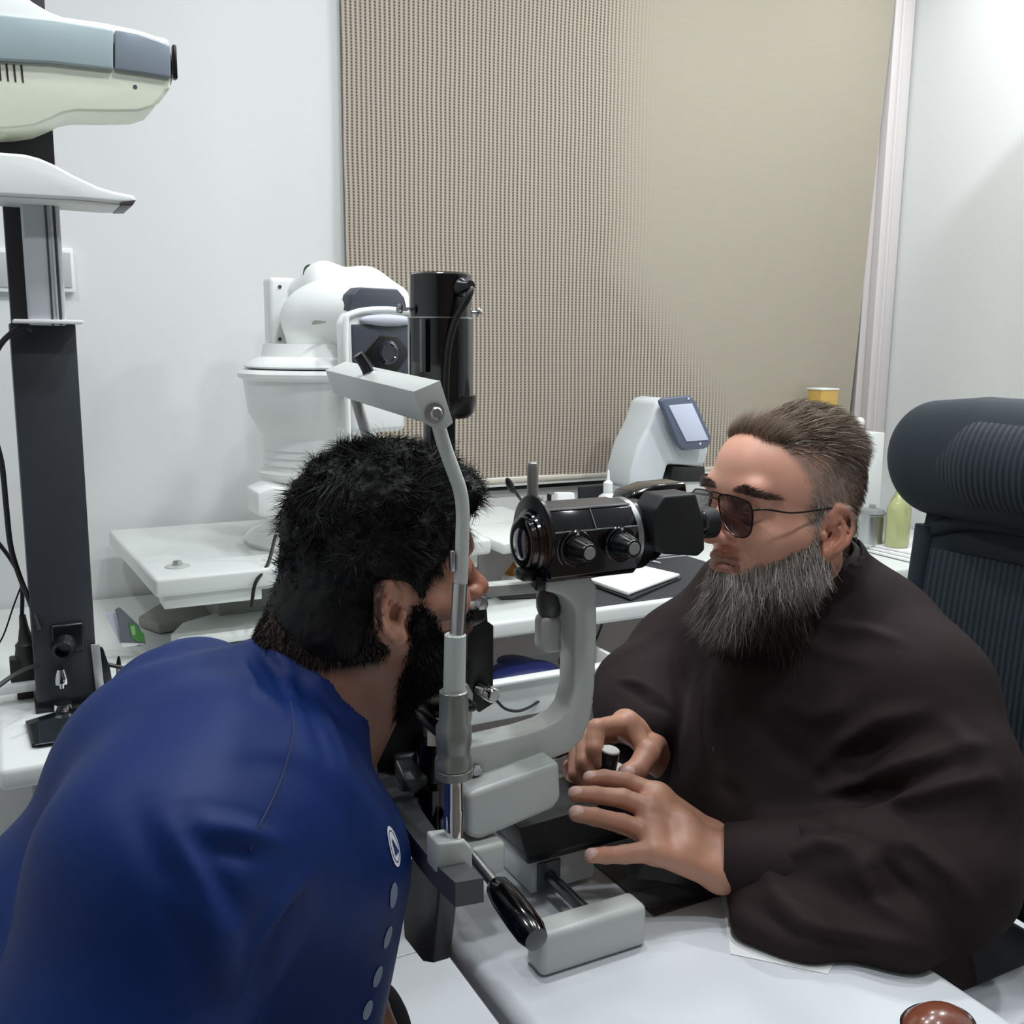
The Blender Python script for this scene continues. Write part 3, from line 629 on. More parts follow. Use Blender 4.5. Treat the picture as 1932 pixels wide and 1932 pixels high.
# ================================================================== doctor's chair
ch = thing('office_chair', 'high-backed dark blue-grey mesh office chair behind the doctor', 'chair', (1.2, .90, 0))
M_CH = mat('chair_fabric', (29, 41, 49), .7, bump=.2, bscale=700); M_CHD = mat('chair_black', (24, 26, 30), .5)
def rib_mat():
    m = mat('ribbed_mesh', (48, 60, 70), .65); nt = m.node_tree; b = nt.nodes['Principled BSDF']
    tc = nt.nodes.new('ShaderNodeTexCoord'); wv = nt.nodes.new('ShaderNodeTexWave'); wv.bands_direction = 'Y'; wv.inputs['Scale'].default_value = 32; wv.inputs['Distortion'].default_value = .3; wv.inputs['Detail'].default_value = 0
    nt.links.new(tc.outputs['Object'], wv.inputs[0]); cr = nt.nodes.new('ShaderNodeMix'); cr.data_type = 'RGBA'; cr.inputs[6].default_value = lin((26, 32, 40)); cr.inputs[7].default_value = lin((44, 56, 64))
    nt.links.new(wv.outputs['Fac'], cr.inputs[0]); nt.links.new(cr.outputs[2], b.inputs['Base Color'])
    bp = nt.nodes.new('ShaderNodeBump'); bp.inputs['Strength'].default_value = .6; bp.inputs['Distance'].default_value = .003; nt.links.new(wv.outputs['Fac'], bp.inputs['Height']); nt.links.new(bp.outputs[0], b.inputs['Normal'])
    return m
M_RIB = rib_mat()
# curved head rest: far end near y=1.13
S = Sdf((1.0, .58, 1.02), (1.46, 1.26, 1.34), .006)
HR0 = [(1.305, 1.065, 1.178), (1.290, .97, 1.185), (1.288, .85, 1.185), (1.305, .73, 1.178)]
S.chain(HR0, [.090, .093, .093, .090], .001, sq=(.62, 1, 1))
V, Q = S.mesh(); hr = link_mesh('headrest', npmesh(V, Q), M_CH, ch)
S = Sdf((1.0, .60, 1.04), (1.4, 1.2, 1.32), .006)
S.chain([(1.282, 1.02, 1.178), (1.267, .95, 1.184), (1.266, .85, 1.184), (1.282, .77, 1.178)], [.060, .069, .069, .060], .001, sq=(.66, 1, 1))
V, Q = S.mesh(); me_o = link_mesh('ribbed_pad', npmesh(V, Q), M_RIB, None, loc=wloc(hr)); me_o.parent = hr; me_o.location = (0, 0, 0)
def backsheet(y0, y1, z0, z1, x0, bow, n=14):
    G = []
    for i in range(n+1):
        y = y0+(y1-y0)*i/n; row = []
        for j in range(n+1):
            z_ = z0+(z1-z0)*j/n; a = (y-.90)/.26
            row.append((x0-.02+bow*(a*a)*-1.0+.10*((z_-.8)/.4)**2*.5, y, z_))
        G.append(row)
    return G
MB().grid(backsheet(.66, 1.075, .50, 1.12, 1.31, .04), (.02, 0, 0)).build('backrest', M_CH, ch)
MB().grid(backsheet(.70, 1.045, .55, 1.04, 1.296, .036), (.008, 0, 0)).build('back_mesh', M_RIB, ch)
fr = MB()
for y_ in (.655, 1.075): fr.tube([(1.30, y_, .48), (1.285, y_, .80), (1.305, y_, 1.07)], .020, n=12, sub=8)
fr.tube([(1.305, .655, 1.06), (1.31, .76, 1.09), (1.31, .98, 1.09), (1.305, 1.075, 1.06)], .015, n=12, sub=8)
fr.build('back_frame', M_CH, ch)
MB().box((1.10, .90, .455), (.46, .50, .09), bevel=.035, seg=4).build('seat', M_CHD, ch)
for y0 in (.575, 1.225):
    ar = MB(); ar.box((1.03, y0, .685), (.42, .072, .026), bevel=.010, seg=4); a_ = ar.build('armrest', mat('armrest_grey', (172, 176, 180), .4), ch)
    MB().box((1.16, y0, .55), (.05, .03, .26), bevel=.008).build('armrest_post', M_CHD, ch)
st = MB(); st.cyl((1.10, .90, .41), (1.10, .90, .09), .028)
for k in range(5):
    a = 2*math.pi*k/5+.3; st.tube([(1.10, .90, .10), (1.10+.28*math.cos(a), .90+.28*math.sin(a), .075)], [.026, .018], n=8, sub=1)
st.build('star_base', M_CHD, ch)
for k in range(5):
    a = 2*math.pi*k/5+.3; c = (1.10+.28*math.cos(a), .90+.28*math.sin(a), .032); MB().cyl((c[0]-.02*math.sin(a), c[1]+.02*math.cos(a), c[2]), (c[0]+.02*math.sin(a), c[1]-.02*math.cos(a), c[2]), .031, bevel=.004).build('castor', M_CHD, ch)
# patient's stool
so = thing('stool', 'black padded stool under the patient in the blue shirt', 'stool', (-.12, .9, 0))
MB().lathe((-.14, .90, .40), (0, 0, 1), [(.17, 0), (.185, .02), (.18, .055), (.10, .065), (0, .066)], n=40).build('seat', M_BLACKM, so)
MB().cyl((-.14, .90, .06), (-.14, .90, .40), .03).build('column', M_STEEL, so)
MB().lathe((-.14, .90, .0), (0, 0, 1), [(.20, 0), (.20, .015), (.05, .05), (.03, .07)], n=36).build('base_disc', M_GREYD, so)

# doctor's glasses -----------------------------------------------------
gl = thing('eyeglasses', 'thin metal aviator glasses with dark tinted lenses worn by the doctor', 'glasses', (.76, .90, 1.15))
_DO = np.array([.853, .912, 1.16])
def dl_(x, y, z):
    a = math.radians(-2.5); X_, Z_ = x*math.cos(a)+z*math.sin(a), -x*math.sin(a)+z*math.cos(a)
    return Vector((-X_+_DO[0], -y+_DO[1], Z_+_DO[2]))
outl = [(.004, .012), (.012, .0165), (.028, .0165), (.045, .0140), (.0525, .006), (.0545, -.008), (.0530, -.022), (.046, -.0280), (.034, -.0285), (.022, -.022), (.010, -.008)]
M_TINT = mat('tinted_lens', (30, 26, 34), .03, coat=1)
_n = M_TINT.node_tree; _b = _n.nodes['Principled BSDF']; _b.inputs['Alpha'].default_value = .80
for s_ in (1, -1):
    def gp(y_, z_, dx=0): return dl_(.1110-.0050*(y_/.05)**2*1.6+dx, s_*(y_+.002), z_-.003)
    b = bmesh.new(); c = b.verts.new(gp(.032, -.006, .0015)); R1 = []
    P_ = []
    m_ = len(outl)
    for i in range(m_):
        for k in range(5):
            t_ = k/5; p0_, p1_, p2_, p3_ = [Vector(outl[(i+d_) % m_]) for d_ in (-1, 0, 1, 2)]
            P_.append(.5*((2*p1_)+(p2_-p0_)*t_+(2*p0_-5*p1_+4*p2_-p3_)*t_*t_+(3*p1_-p0_-3*p2_+p3_)*t_**3))
    R1 = [b.verts.new(gp(.032+(p.x-.032)*.5, -.006+(p.y+.006)*.5, .0011)) for p in P_]; R2 = [b.verts.new(gp(p.x, p.y)) for p in P_]
    for i in range(len(P_)):
        j = (i+1) % len(P_); b.faces.new((c, R1[i], R1[j])); b.faces.new((R1[i], R2[i], R2[j], R1[j]))
    bmesh.ops.solidify(b, geom=b.faces[:], thickness=.0015)
    mb = MB(); mb._merge(b, 0, smooth=True); mb.build('lens', M_TINT, gl)
    MB().tube([gp(p.x, p.y) for p in P_[::2]], .00095, n=8, sub=2, closed=True).build('rim', mat('gunmetal', (60, 50, 52), .25, metal=.9), gl)
    MB().tube([gp(.0530, .004), dl_(.094, s_*.068, .004), dl_(.060, s_*.0735, .000), dl_(.02, s_*.0765, .003), dl_(-.012, s_*.080, .006), dl_(-.030, s_*.081, -.006), dl_(-.036, s_*.080, -.022)], [.0012, .0012, .0011, .0011, .0016, .0017, .0014], n=8, sub=6).build('temple', mat('dark_metal', (40, 30, 30), .35, metal=.5), gl)
MB().tube([dl_(.111, .007, .006), dl_(.1135, 0, .008), dl_(.111, -.007, .006)], .001, n=8).build('bridge', MATS['gunmetal'], gl)
MB().tube([dl_(.1110, .013, .0135), dl_(.114, 0, .0145), dl_(.1110, -.013, .0135)], .0009, n=8).build('brow_bar', MATS['gunmetal'], gl)

# brown rounded thing at the lower edge
ms = thing('computer_mouse', 'brown oval mouse with a chrome rim at the lower right table edge', 'mouse', (.70, .50, .73))
MB().ell((.722, .540, .7305), (.040, .030, .030), cut=-.0).build('shell', mat('brown_gloss', (120, 66, 48), .25, coat=.6), ms)
MB().tube([(.722+.036*math.cos(a), .540+.027*math.sin(a), .7445) for a in [2*math.pi*k/24 for k in range(24)]], .0016, n=8, sub=2, closed=True).build('chrome_rim', M_CHROME, ms)

# ================================================================== people
def rotz(a): return np.array([[math.cos(a), -math.sin(a), 0], [math.sin(a), math.cos(a), 0], [0, 0, 1]])
def roty(a): return np.array([[math.cos(a), 0, math.sin(a)], [0, 1, 0], [-math.sin(a), 0, math.cos(a)]])
EO = (-.012, .0735, -.022)
def head_sdf(S, hl=1.0, nose=1.0, lean=(-.05, -.24), heavy=1.0, neck_r=.056):
    """face toward +x, y to the left ear, z up; origin at the middle of the skull"""
    S.ell((-.008, 0, .028), (.094, .076, .082), .012)
    S.ell((.030, 0, .022), (.064, .066, .062), .02)
    S.ell((.040, 0, -.030), (.050, .058*heavy, .062), .02)
    for s in (1, -1):
        S.cap((-.010, s*.052*heavy, -.052), (.052, s*.030*heavy, -.100), .023*heavy, .017, .02)
        S.ell((.058, s*.040, -.036), (.026, .022*heavy, .020), .018)
        S.cap((-.02, s*.062, .0), (.03, s*.060, -.03), .012, .012, .02)
    S.ell((.070, 0, -.103), (.022, .026, .021), .018)
    S.cap((.0, 0, -.075), (.05, 0, -.085), .034, .03, .02)
    S.cap((.079, -.034, .017), (.079, .034, .017), .012, .012, .012)
    S.ell((.050, 0, .045), (.042, .050, .042), .015)
    # sockets, nose
    for s in (1, -1): S.ell((.098, s*.031, -.004), (.020, .017, .012), .012, 's')
    S.chain([(.082, 0, .012), (.096, 0, -.010), (.110*1, 0, -.030)], [.009, .0088, .0098], .008)
    S.ell((.1105+.002*nose, 0, -.0345), (.0125*nose, .0125*nose, .0105*nose), .006)
    for s in (1, -1):
        S.ell((.100, s*.0125*nose, -.0385), (.0125, .0075, .0085), .005)
        S.ell((.106, s*.006, -.0475), (.006, .0035, .004), .002, 's')
        S.cap((.100, s*.016, -.045), (.088, s*.030, -.070), .0018, .0018, .006, 's')
    # lips
    S.ell((.078, 0, -.070), (.024, .030, .022), .014)
    S.chain([(.086, -.024, -.0665), (.0985, -.008, -.0625), (.1, 0, -.0640), (.0985, .008, -.0625), (.086, .024, -.0665)], [.003, .0048, .0045, .0048, .003], .004)
    S.chain([(.085, -.023, -.0700), (.0965, -.009, -.0745), (.0975, 0, -.0752), (.0965, .009, -.0745), (.085, .023, -.0700)], [.003, .0055, .006, .0055, .003], .004)
    S.chain([(.088, -.026, -.0695), (.1025, -.008, -.0685), (.1045, 0, -.0690), (.1025, .008, -.0685), (.088, .026, -.0695)], [.0016]*5, .002, 's')
    S.cap((.096, -.012, -.086), (.096, .012, -.086), .004, .004, .008, 's')
    # neck
    S.cap((-.028, 0, -.055), (lean[0], 0, lean[1]), neck_r, neck_r*1.08, .03)
    S.cap((.02, 0, -.09), (lean[0]+.05, 0, lean[1]), .035, .04, .03)
    # eyes: ball with lids
    for s in (1, -1):
        S.ell((.0765, s*.031, -.004), (.0145, .0155, .0125), .003)
        S.cap((.0915, s*.020, -.0045), (.0885, s*.042, -.005), .0013, .0013, .0015, 's')
    for s in (1, -1): ear(S, s, EO)
def ear(S, s, o=(-.012, .0735, -.022), sc=1.0):
    def P(a, out, c):      # a forward, out sideways, c up in ear space (tilted back, flared)
        tl = math.radians(-12); fl = math.radians(24)
        x = a*math.cos(tl)+c*math.sin(tl)*-1*-1; z = -a*math.sin(tl)*-1+c*math.cos(tl)
        yy = out*math.cos(fl)-a*math.sin(fl)
        return (o[0]+sc*(a*math.cos(tl)+c*math.sin(tl)), s*(o[1]+sc*yy), o[2]+sc*(c*math.cos(tl)-a*math.sin(tl)))
    # plate
    S.chain([P(-.004, .004, .017), P(-.006, .004, 0), P(.000, .003, -.016)], [.0125*sc, .012*sc, .009*sc], .004, sq=(1, .42, 1))
    # concha hollow
    S.ell(P(.002, .010, -.003), (.0085*sc, .0075*sc, .012*sc), .003, 's')
    S.cap(P(-.003, .009, .012), P(-.006, .009, .020), .0035*sc, .003*sc, .003, 's')
    # helix rim
    S.chain([P(.010, .004, .004), P(.009, .0075, .018), P(.003, .009, .028), P(-.007, .010, .030), P(-.0155, .011, .022), P(-.018, .0115, .008), P(-.0145, .010, -.008), P(-.008, .0085, -.019)],
            [.0026*sc, .0032*sc, .0034*sc, .0036*sc, .0038*sc, .0036*sc, .0034*sc, .004*sc], .0022)
    # antihelix, tragus, lobe
    S.chain([P(-.003, .0085, .018), P(-.010, .009, .008), P(-.0095, .009, -.006), P(-.004, .0085, -.0145)], [.0022*sc, .003*sc, .003*sc, .0032*sc], .0025)
    S.ell(P(.0095, .0065, -.006), (.0042*sc, .0040*sc, .0055*sc), .003)
    S.ell(P(.000, .006, -.0245), (.0085*sc, .0045*sc, .0085*sc), .004)
    return S
def earmask(V):
    o = EO
    return 1-sstep(np.sqrt(((V[:, 0]-o[0])/.024)**2+((np.abs(V[:, 1])-o[1]-.008)/.02)**2+((V[:, 2]-o[2])/.04)**2), .8, 1.0)

def finger_hand(S, J, R, palm, extra=(), k=.0035):
    """J list of finger joint chains, palm = list of (a,b,ra,rb)"""
    for a, b, ra, rb in palm: S.cap(a, b, ra, rb, .012)
    for P, r in zip(J, R):
        T = Sdf.__new__(Sdf); T.lo, T.h, T.n = S.lo, S.h, S.n; T.V = np.full(S.V.shape, 1.0, 'f4')
        T.chain(P, r, .003)
        S.V = smin(S.V, T.V, .0028).astype('f4')
    for e in extra: e(S)
def nail(C_, V, tip, prev, up, r, col):
    """pink pale nail patch at a finger tip"""
    tip = np.array(tip); d = tip-np.array(prev); d = d/np.linalg.norm(d); up = np.array(up)/np.linalg.norm(up)
    c = tip+up*r*.75+d*r*.25; side = np.cross(d, up)
    q = V-c; a = q@d/(r*.95); b = q@side/(r*.62); h = (q@up)
    m = (a*a+b*b < 1) & (h > -r*.55)
    return mixc(C_, m*.75, col)
def skin_noise(V, C_, amt=.06, seed=3):
    n = vnoise(V, 55, seed)*.6+vnoise(V, 160, seed+1)*.4
    return C_*(1+amt*n[:, None]*np.array([.6, 1, 1]))

SKIN = mat('skin', (150, 105, 85), .42, attr='Col', sub=.12, bump=.12, bscale=700)
HAIRM = mat('hair_fibre', (15, 14, 14), .55, attr='Col', spec=.25)

# ------------------------------------------------------------------ patient
PO = np.array([.322, .912, 1.133])
pat = thing('person', 'dark-haired bearded man in a blue sports shirt leaning his chin into the instrument frame', 'person', (.0, .9, .0))
S = Sdf((-.15, -.13, -.30), (.145, .13, .14), .0021)
EO = (-.010, .0735, -.029)
head_sdf(S, lean=(-.115, -.235), heavy=.98, neck_r=.058)
S.cap((-.048, 0, -.03), (-.072, 0, -.10), .046, .046, .03)
S.cap((-.062, 0, -.08), (-.12, 0, -.20), .048, .058, .03)
V, Q = S.mesh()
base = srgb(168, 118, 96); C_ = np.tile(base, (len(V), 1))
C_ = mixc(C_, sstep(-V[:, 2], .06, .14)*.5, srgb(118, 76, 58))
C_ = mixc(C_, earmask(V)*.75, srgb(212, 156, 132))  # ear painted paler to put the light falling on it into the colour
C_ = mixc(C_, (1-sstep(np.linalg.norm(V-np.array([.112, 0, -.034]), axis=1), .012, .03))*.5, srgb(178, 112, 96))
C_ = mixc(C_, ((V[:, 0] > .085) & (np.abs(V[:, 2]+.069) < .009) & (np.abs(V[:, 1]) < .024))*.6, srgb(150, 84, 76))
C_ = mixc(C_, (1-earmask(V))*(V[:, 0] < -.015)*sstep(V[:, 2], -.095, -.075)*.85, srgb(26, 19, 17))
# beard shadow and shaved sides as real skin tone
bm = sstep(-V[:, 2], .030, .05)*sstep(V[:, 0], .005, .03)*(1-sstep(np.abs(V[:, 2]+.045), .2, .3))*(V[:, 2] > -.15)
cheek = (V[:, 2] > -.062) & (V[:, 0] > .045) & (np.abs(V[:, 1]) < .06)
C_ = mixc(C_, bm*~cheek*.75*(1-earmask(V)), srgb(30, 22, 20))
C_ = skin_noise(V, C_)
V[:, 0] = np.where(V[:, 0] < -.02, -.02+(V[:, 0]+.02)*(1-.20*sstep(V[:, 2], -.06, .03)), V[:, 0]); PH_V, PH_Q = V, Q
Vw = V+PO
parts = [(Vw, Q, C_)]
# far forearm resting on the thigh (seen under the chest)
A = Sdf((.10, .78, .40), (.52, 1.16, .98), .004)
A.chain([(.19, 1.06, .90), (.18, 1.04, .80), (.275, .875, .690), (.295, .830, .655)], [.045, .04, .034, .028], .02)
A.ell((.300, .800, .640), (.042, .040, .022), .015)
for i in range(4): A.chain([(.270+.019*i, .775, .640), (.262+.02*i, .745, .632), (.260+.02*i, .72, .618)], [.010, .009, .008], .004)
A.chain([(.335, .80, .640), (.355, .780, .632), (.365, .765, .620)], [.012, .011, .009], .005)
# torso inside the shirt so that the body is one figure
V2, Q2 = A.mesh(); C2 = skin_noise(V2, np.tile(srgb(140, 98, 80), (len(V2), 1)))
parts.append((V2, Q2, C2))
A = Sdf((-.45, .60, .40), (.36, 1.22, 1.14), .012)
A.chain([(.235, .91, 1.02), (.15, .905, .92), (.05, .90, .76), (-.16, .90, .58)], [.05, .09, .105, .11], .04, sq=(1, 1.25, 1))
V3_, Q3 = A.mesh(); parts.append((V3_, Q3, np.tile(srgb(140, 98, 80), (len(V3_), 1))))
V, Q, C_ = join(parts)
link_mesh('body', npmesh(V, Q, C_), SKIN, pat)
# hair cap -------------------------------------------------------------
rs = np.random.RandomState(5)
S = Sdf((-.15, -.11, -.17), (.14, .11, .165), .0024)
S.ell((-.008, 0, .029), (.098, .084, .085), .01)
S.ell((.018, 0, .058), (.082, .070, .062), .02)
S.ell((-.048, 0, -.045), (.052, .070, .075), .02)
S.cap((-.052, 0, -.04), (-.060, 0, -.085), .052, .050, .02)
S.ell((.088, 0, .062), (.020, .05, .024), .015)
P0 = np.array([0, 0, 0])
def hairwarp(x, y, z):
    g = np.stack(np.broadcast_arrays(x, y, z), -1).reshape(-1, 3); sh = np.broadcast(x, y, z).shape
    n = .0042*vnoise(g, 60, 7)+.0030*vnoise(g, 130, 8)+.0016*vnoise(g, 260, 9)
    top = sstep(g[:, 2], -.03, .05)
    return (-n*(.25+1.0*top)).reshape(sh)
S.warp(hairwarp)
# cut away the face, the ears and the faded nape
S.plane((.104, 0, .045), (1, 0, -.55), .012)
S.plane((.034, 0, -.003), (1, 0, -1.0), .008)
S.plane((-.055, 0, -.080), (.15, 0, -1.0), .012)
S.ell((.030, 0, -.094), (.072, .13, .056), .006, 's')
for s in (1, -1): S.cap((.016, s*.066, .004), (.020, s*.062, -.045), .011, .011, .006)
for s in (1, -1): S.ell((-.002, s*.090, -.034), (.026, .030, .036), .006, 's')
V, Q = S.mesh(); C_ = np.tile(srgb(13, 12, 12), (len(V), 1))
V[:, 0] = np.where(V[:, 0] < -.02, -.02+(V[:, 0]+.02)*(1-.20*sstep(V[:, 2], -.06, .03)), V[:, 0])
C_ = mixc(C_, sstep(-V[:, 2], .03, .1)*.6, srgb(24, 17, 15))
hair = link_mesh('hair', npmesh(V+PO, Q, C_), HAIRM, pat)
N = vnormals(V, Q)
def pick(V, wt, n, seed=0):
    r = np.random.RandomState(seed); w = np.clip(wt, 0, None); return r.choice(len(V), n, p=w/w.sum())
wt = (.6+sstep(V[:, 2], .0, .06)+1.5*(V[:, 0] > -.01)*(V[:, 2] < .03))*sstep(np.sqrt(((V[:, 0]+.008)/.021)**2+((V[:, 2]+.032)/.036)**2), 1.0, 1.2)
i = pick(V, wt, 34000, 1); n = len(i); r = np.random.RandomState(2)
P = V[i]+r.randn(n, 3)*.0012; clump = np.stack([vnoise(P, 45, s_) for s_ in (11, 12, 13)], 1)
D = N[i]*.16+clump*.5+np.array([.15, 0, -.05])+np.array([0, 0, -.8])*(1-sstep(P[:, 2], -.05, .03))[:, None]+r.randn(n, 3)*.2; D /= np.linalg.norm(D, axis=1, keepdims=True)
top = sstep(P[:, 2], -.02, .05)
Ls = (.004+.009*top)*(.5+r.rand(n)); cc = np.tile(srgb(14, 13, 14), (n, 1)); cc[r.rand(n) < .10] = srgb(52, 50, 52)
Vh, Qh, Ch = strands(P+PO-N[i]*.001, D, Ls, .0007+.0004*r.rand(n), cc, bend=clump*.6+np.array([-.1, 0, -.25]))
tag(link_mesh('hair_strand', npmesh(Vh, Qh, Ch, False), HAIRM, pat), kind='stuff')
# beard and short sides ------------------------------------------------
V, Q = PH_V, PH_Q; N = vnormals(V, Q); em = earmask(V)
side = (1-em)*((V[:, 0] < .055)*sstep(-V[:, 2], .0, .03)*sstep(V[:, 0], -.2, -.1)*(V[:, 2] > -.13)*(V[:, 0] < .0)*sstep(V[:, 2]-V[:, 0]*.9, -.06, -.03))
jaw = (1-em)*sstep(V[:, 0], .004, .022)*sstep(-V[:, 2]+V[:, 0]*.0, .015+.0*V[:, 0], .03)*(V[:, 2] > -.150)*sstep(-V[:, 2]-np.clip(V[:, 0]-.02, 0, .06)*1.4, .012, .03)
moust = (V[:, 0] > .085)*(V[:, 2] < -.050)*(V[:, 2] > -.062)*(np.abs(V[:, 1]) < .03)
lip = (V[:, 0] > .084)*(np.abs(V[:, 2]+.071) < .009)*(np.abs(V[:, 1]) < .024)
jaw = jaw*(1-lip)
i = pick(V, np.maximum(jaw, moust), 24000, 3); n = len(i); r = np.random.RandomState(4)
D = N[i]*.35+np.array([.0, 0, -.85])+r.randn(n, 3)*.3; D /= np.linalg.norm(D, axis=1, keepdims=True)
Ls = (.005+.009*sstep(-V[i][:, 2], .05, .12))*(.6+.8*r.rand(n))
Vh, Qh, Ch = strands(V[i]+PO+r.randn(n, 3)*.0006, D, Ls, .0008+.0004*r.rand(n), np.tile(srgb(14, 12, 12), (n, 1)), seed=6)
tag(link_mesh('beard', npmesh(Vh, Qh, Ch, False), HAIRM, pat), kind='stuff')
nape = (1-em)*(V[:, 0] < -.01)*(V[:, 2] < -.03)*(V[:, 2] > -.078)*sstep(V[:, 2]-.55*V[:, 0], -.075, -.045)
i = pick(V, nape, 12000, 8); n = len(i); r = np.random.RandomState(9)
D = N[i]*.4+np.array([0, 0, -1.0])+r.randn(n, 3)*.3; D /= np.linalg.norm(D, axis=1, keepdims=True)
Vh, Qh, Ch = strands(V[i]+PO, D, .004+.004*r.rand(n), .0008+0*r.rand(n), np.tile(srgb(16, 13, 13), (n, 1)), seed=7)
tag(link_mesh('short_hair', npmesh(Vh, Qh, Ch, False), HAIRM, pat), kind='stuff')

# shirt ----------------------------------------------------------------
SHIRT = mat('blue_jersey', (36, 74, 152), .55, attr='Col', bump=.06, bscale=900, spec=.2)
S = Sdf((-.50, .50, .50), (.40, 1.25, 1.16), .0046)
def torso(S, g=0.0):
    S.ell((.135, .905, .930), (.120+g, .165+g, .112+g), .03, R=Matrix.Rotation(math.radians(40), 4, 'Y'))
    S.cap((.145, .90, .88), (.050, .90, .76), .140+g, .145+g, .04, sq=(1, 1.1, 1))
    S.cap((.050, .90, .77), (-.20, .90, .56), .145+g, .150+g, .05, sq=(1, 1.15, 1))
torso(S)
S.cap((.219, .86, .86), (.172, .85, .70), .112, .120, .05)
S.cap((.140, .91, .945), (.248, .912, 1.014), .106, .070, .04)
S.cap((.205, .89, .915), (.238, .905, .958), .078, .056, .04)
# near (right) shoulder, sleeve, far shoulder and sleeve
S.ell((.150, .80, .90), (.115, .095, .13), .06)
S.cap((.150, .81, .975), (.090, .745, .950), .080, .076, .06)
S.chain([(.090, .740, .945), (.030, .69, .82), (-.005, .668, .70), (-.01, .668, .60)], [.078, .074, .066, .062], .07)
S.cap((.165, 1.02, .972), (.15, 1.08, .945), .075, .066, .04)
S.chain([(.15, 1.08, .945), (.185, 1.11, .86), (.21, 1.105, .80)], [.07, .064, .060], .03)
# neck opening
S.cap((.256, .912, 1.014), (.36, .912, 1.115), .060, .085, .005, 's')
# folds
def ridge(S, P, r, k=.02): S.chain(P, r, k)
def groove(S, P, r, k=.02): S.chain(P, r, k, 's')
V, Q = S.mesh()
np.save('/tmp/shirt.npy', V) if False else None
def near_pt(u, v): return None
SH_V, SH_Q = V, Q
bv = BVHTree.FromPolygons([tuple(p) for p in V], [tuple(q) for q in Q])
def on_shirt(u, v):
    d = ray(u, v); h = bv.ray_cast(Vector(_C), Vector(d)); return h
# fold displacement along polylines hit from photo positions
N = vnormals(V, Q); disp = np.zeros(len(V))
def foldline(px, amp, wid, taper=True):
    global disp
    P = []
    for u, v in px:
        h = on_shirt(u, v)
        if h[0] is not None: P.append(np.array(h[0]))
    if len(P) < 2: return
    best = np.full(len(V), 9.0); tt = np.zeros(len(V)); acc = 0; tot = sum(np.linalg.norm(P[j+1]-P[j]) for j in range(len(P)-1))
    for j in range(len(P)-1):
        a, b = P[j], P[j+1]; ba = b-a; L2 = ba@ba+1e-9; t_ = np.clip(((V-a)@ba)/L2, 0, 1); d = np.linalg.norm(V-a-t_[:, None]*ba, axis=1)
        m = d < best; best[m] = d[m]; tt[m] = (acc+t_[m]*math.sqrt(L2))/tot; acc += math.sqrt(L2)
    w = np.exp(-(best/wid)**2)
    if taper: w *= np.sin(np.pi*np.clip(tt*.9+.05, 0, 1))**.7
    disp = disp+amp*w
FOLDS = [([(300, 1540), (370, 1640), (430, 1760), (440, 1860)], .007, .010), ([(330, 1680), (390, 1760), (420, 1880)], .006, .009),
         ([(350, 1560), (400, 1650), (440, 1740)], -.006, .010), ([(590, 1640), (530, 1710), (480, 1790), (460, 1880)], .005, .009),
         ([(560, 1700), (500, 1800), (460, 1900)], -.005, .010), ([(380, 1555), (460, 1570), (540, 1590)], .004, .008),
         ([(400, 1600), (480, 1620)], -.005, .008), ([(450, 1235), (480, 1300), (530, 1340)], .005, .007), ([(480, 1215), (520, 1270), (540, 1320)], -.004, .006),
         ([(500, 1210), (545, 1260), (560, 1320)], .004, .006), ([(590, 1300), (640, 1400), (660, 1470)], .003, .008), ([(560, 1290), (600, 1380), (620, 1450)], -.003, .010),
         ([(250, 1500), (320, 1650), (360, 1800)], -.005, .014), ([(560, 1780), (500, 1870), (470, 1932)], .004, .008)]
for f_ in FOLDS: foldline(*f_)
disp += .0012*vnoise(V, 14, 21)
V = V+N*disp[:, None]
C_ = np.tile(srgb(10, 38, 94), (len(V), 1))
_a = np.array([.256, .912, 1.014]); _b = np.array([.36, .912, 1.115])-_a; _t = ((V-_a)@_b)/(_b@_b)
_d = np.linalg.norm(V-_a-np.clip(_t, -.3, 1)[:, None]*_b, axis=1)-.060-.020*np.clip(_t, 0, 1)
C_ = mixc(C_, 1-sstep(_d, .016, .020), srgb(20, 40, 100))
shirt = link_mesh('shirt', npmesh(V, Q, C_), SHIRT, pat)
cr = []
for k in range(32):
    a = 2*math.pi*k/32; p = Vector((.252, .912, 1.008))+(Vector((-.66, 0, .751))*math.cos(a)+Vector((0, 1, 0))*math.sin(a))*.0665; cr.append(p)
MB().tube(cr, .0135, n=10, sub=2, closed=True, flat=(.30, 1.0), up=(.751, 0, .66)).build('collar', mat('navy_rib', (18, 36, 92), .6, bump=.3, bscale=1200), shirt)
bv = BVHTree.FromPolygons([tuple(p) for p in V], [tuple(q) for q in Q])
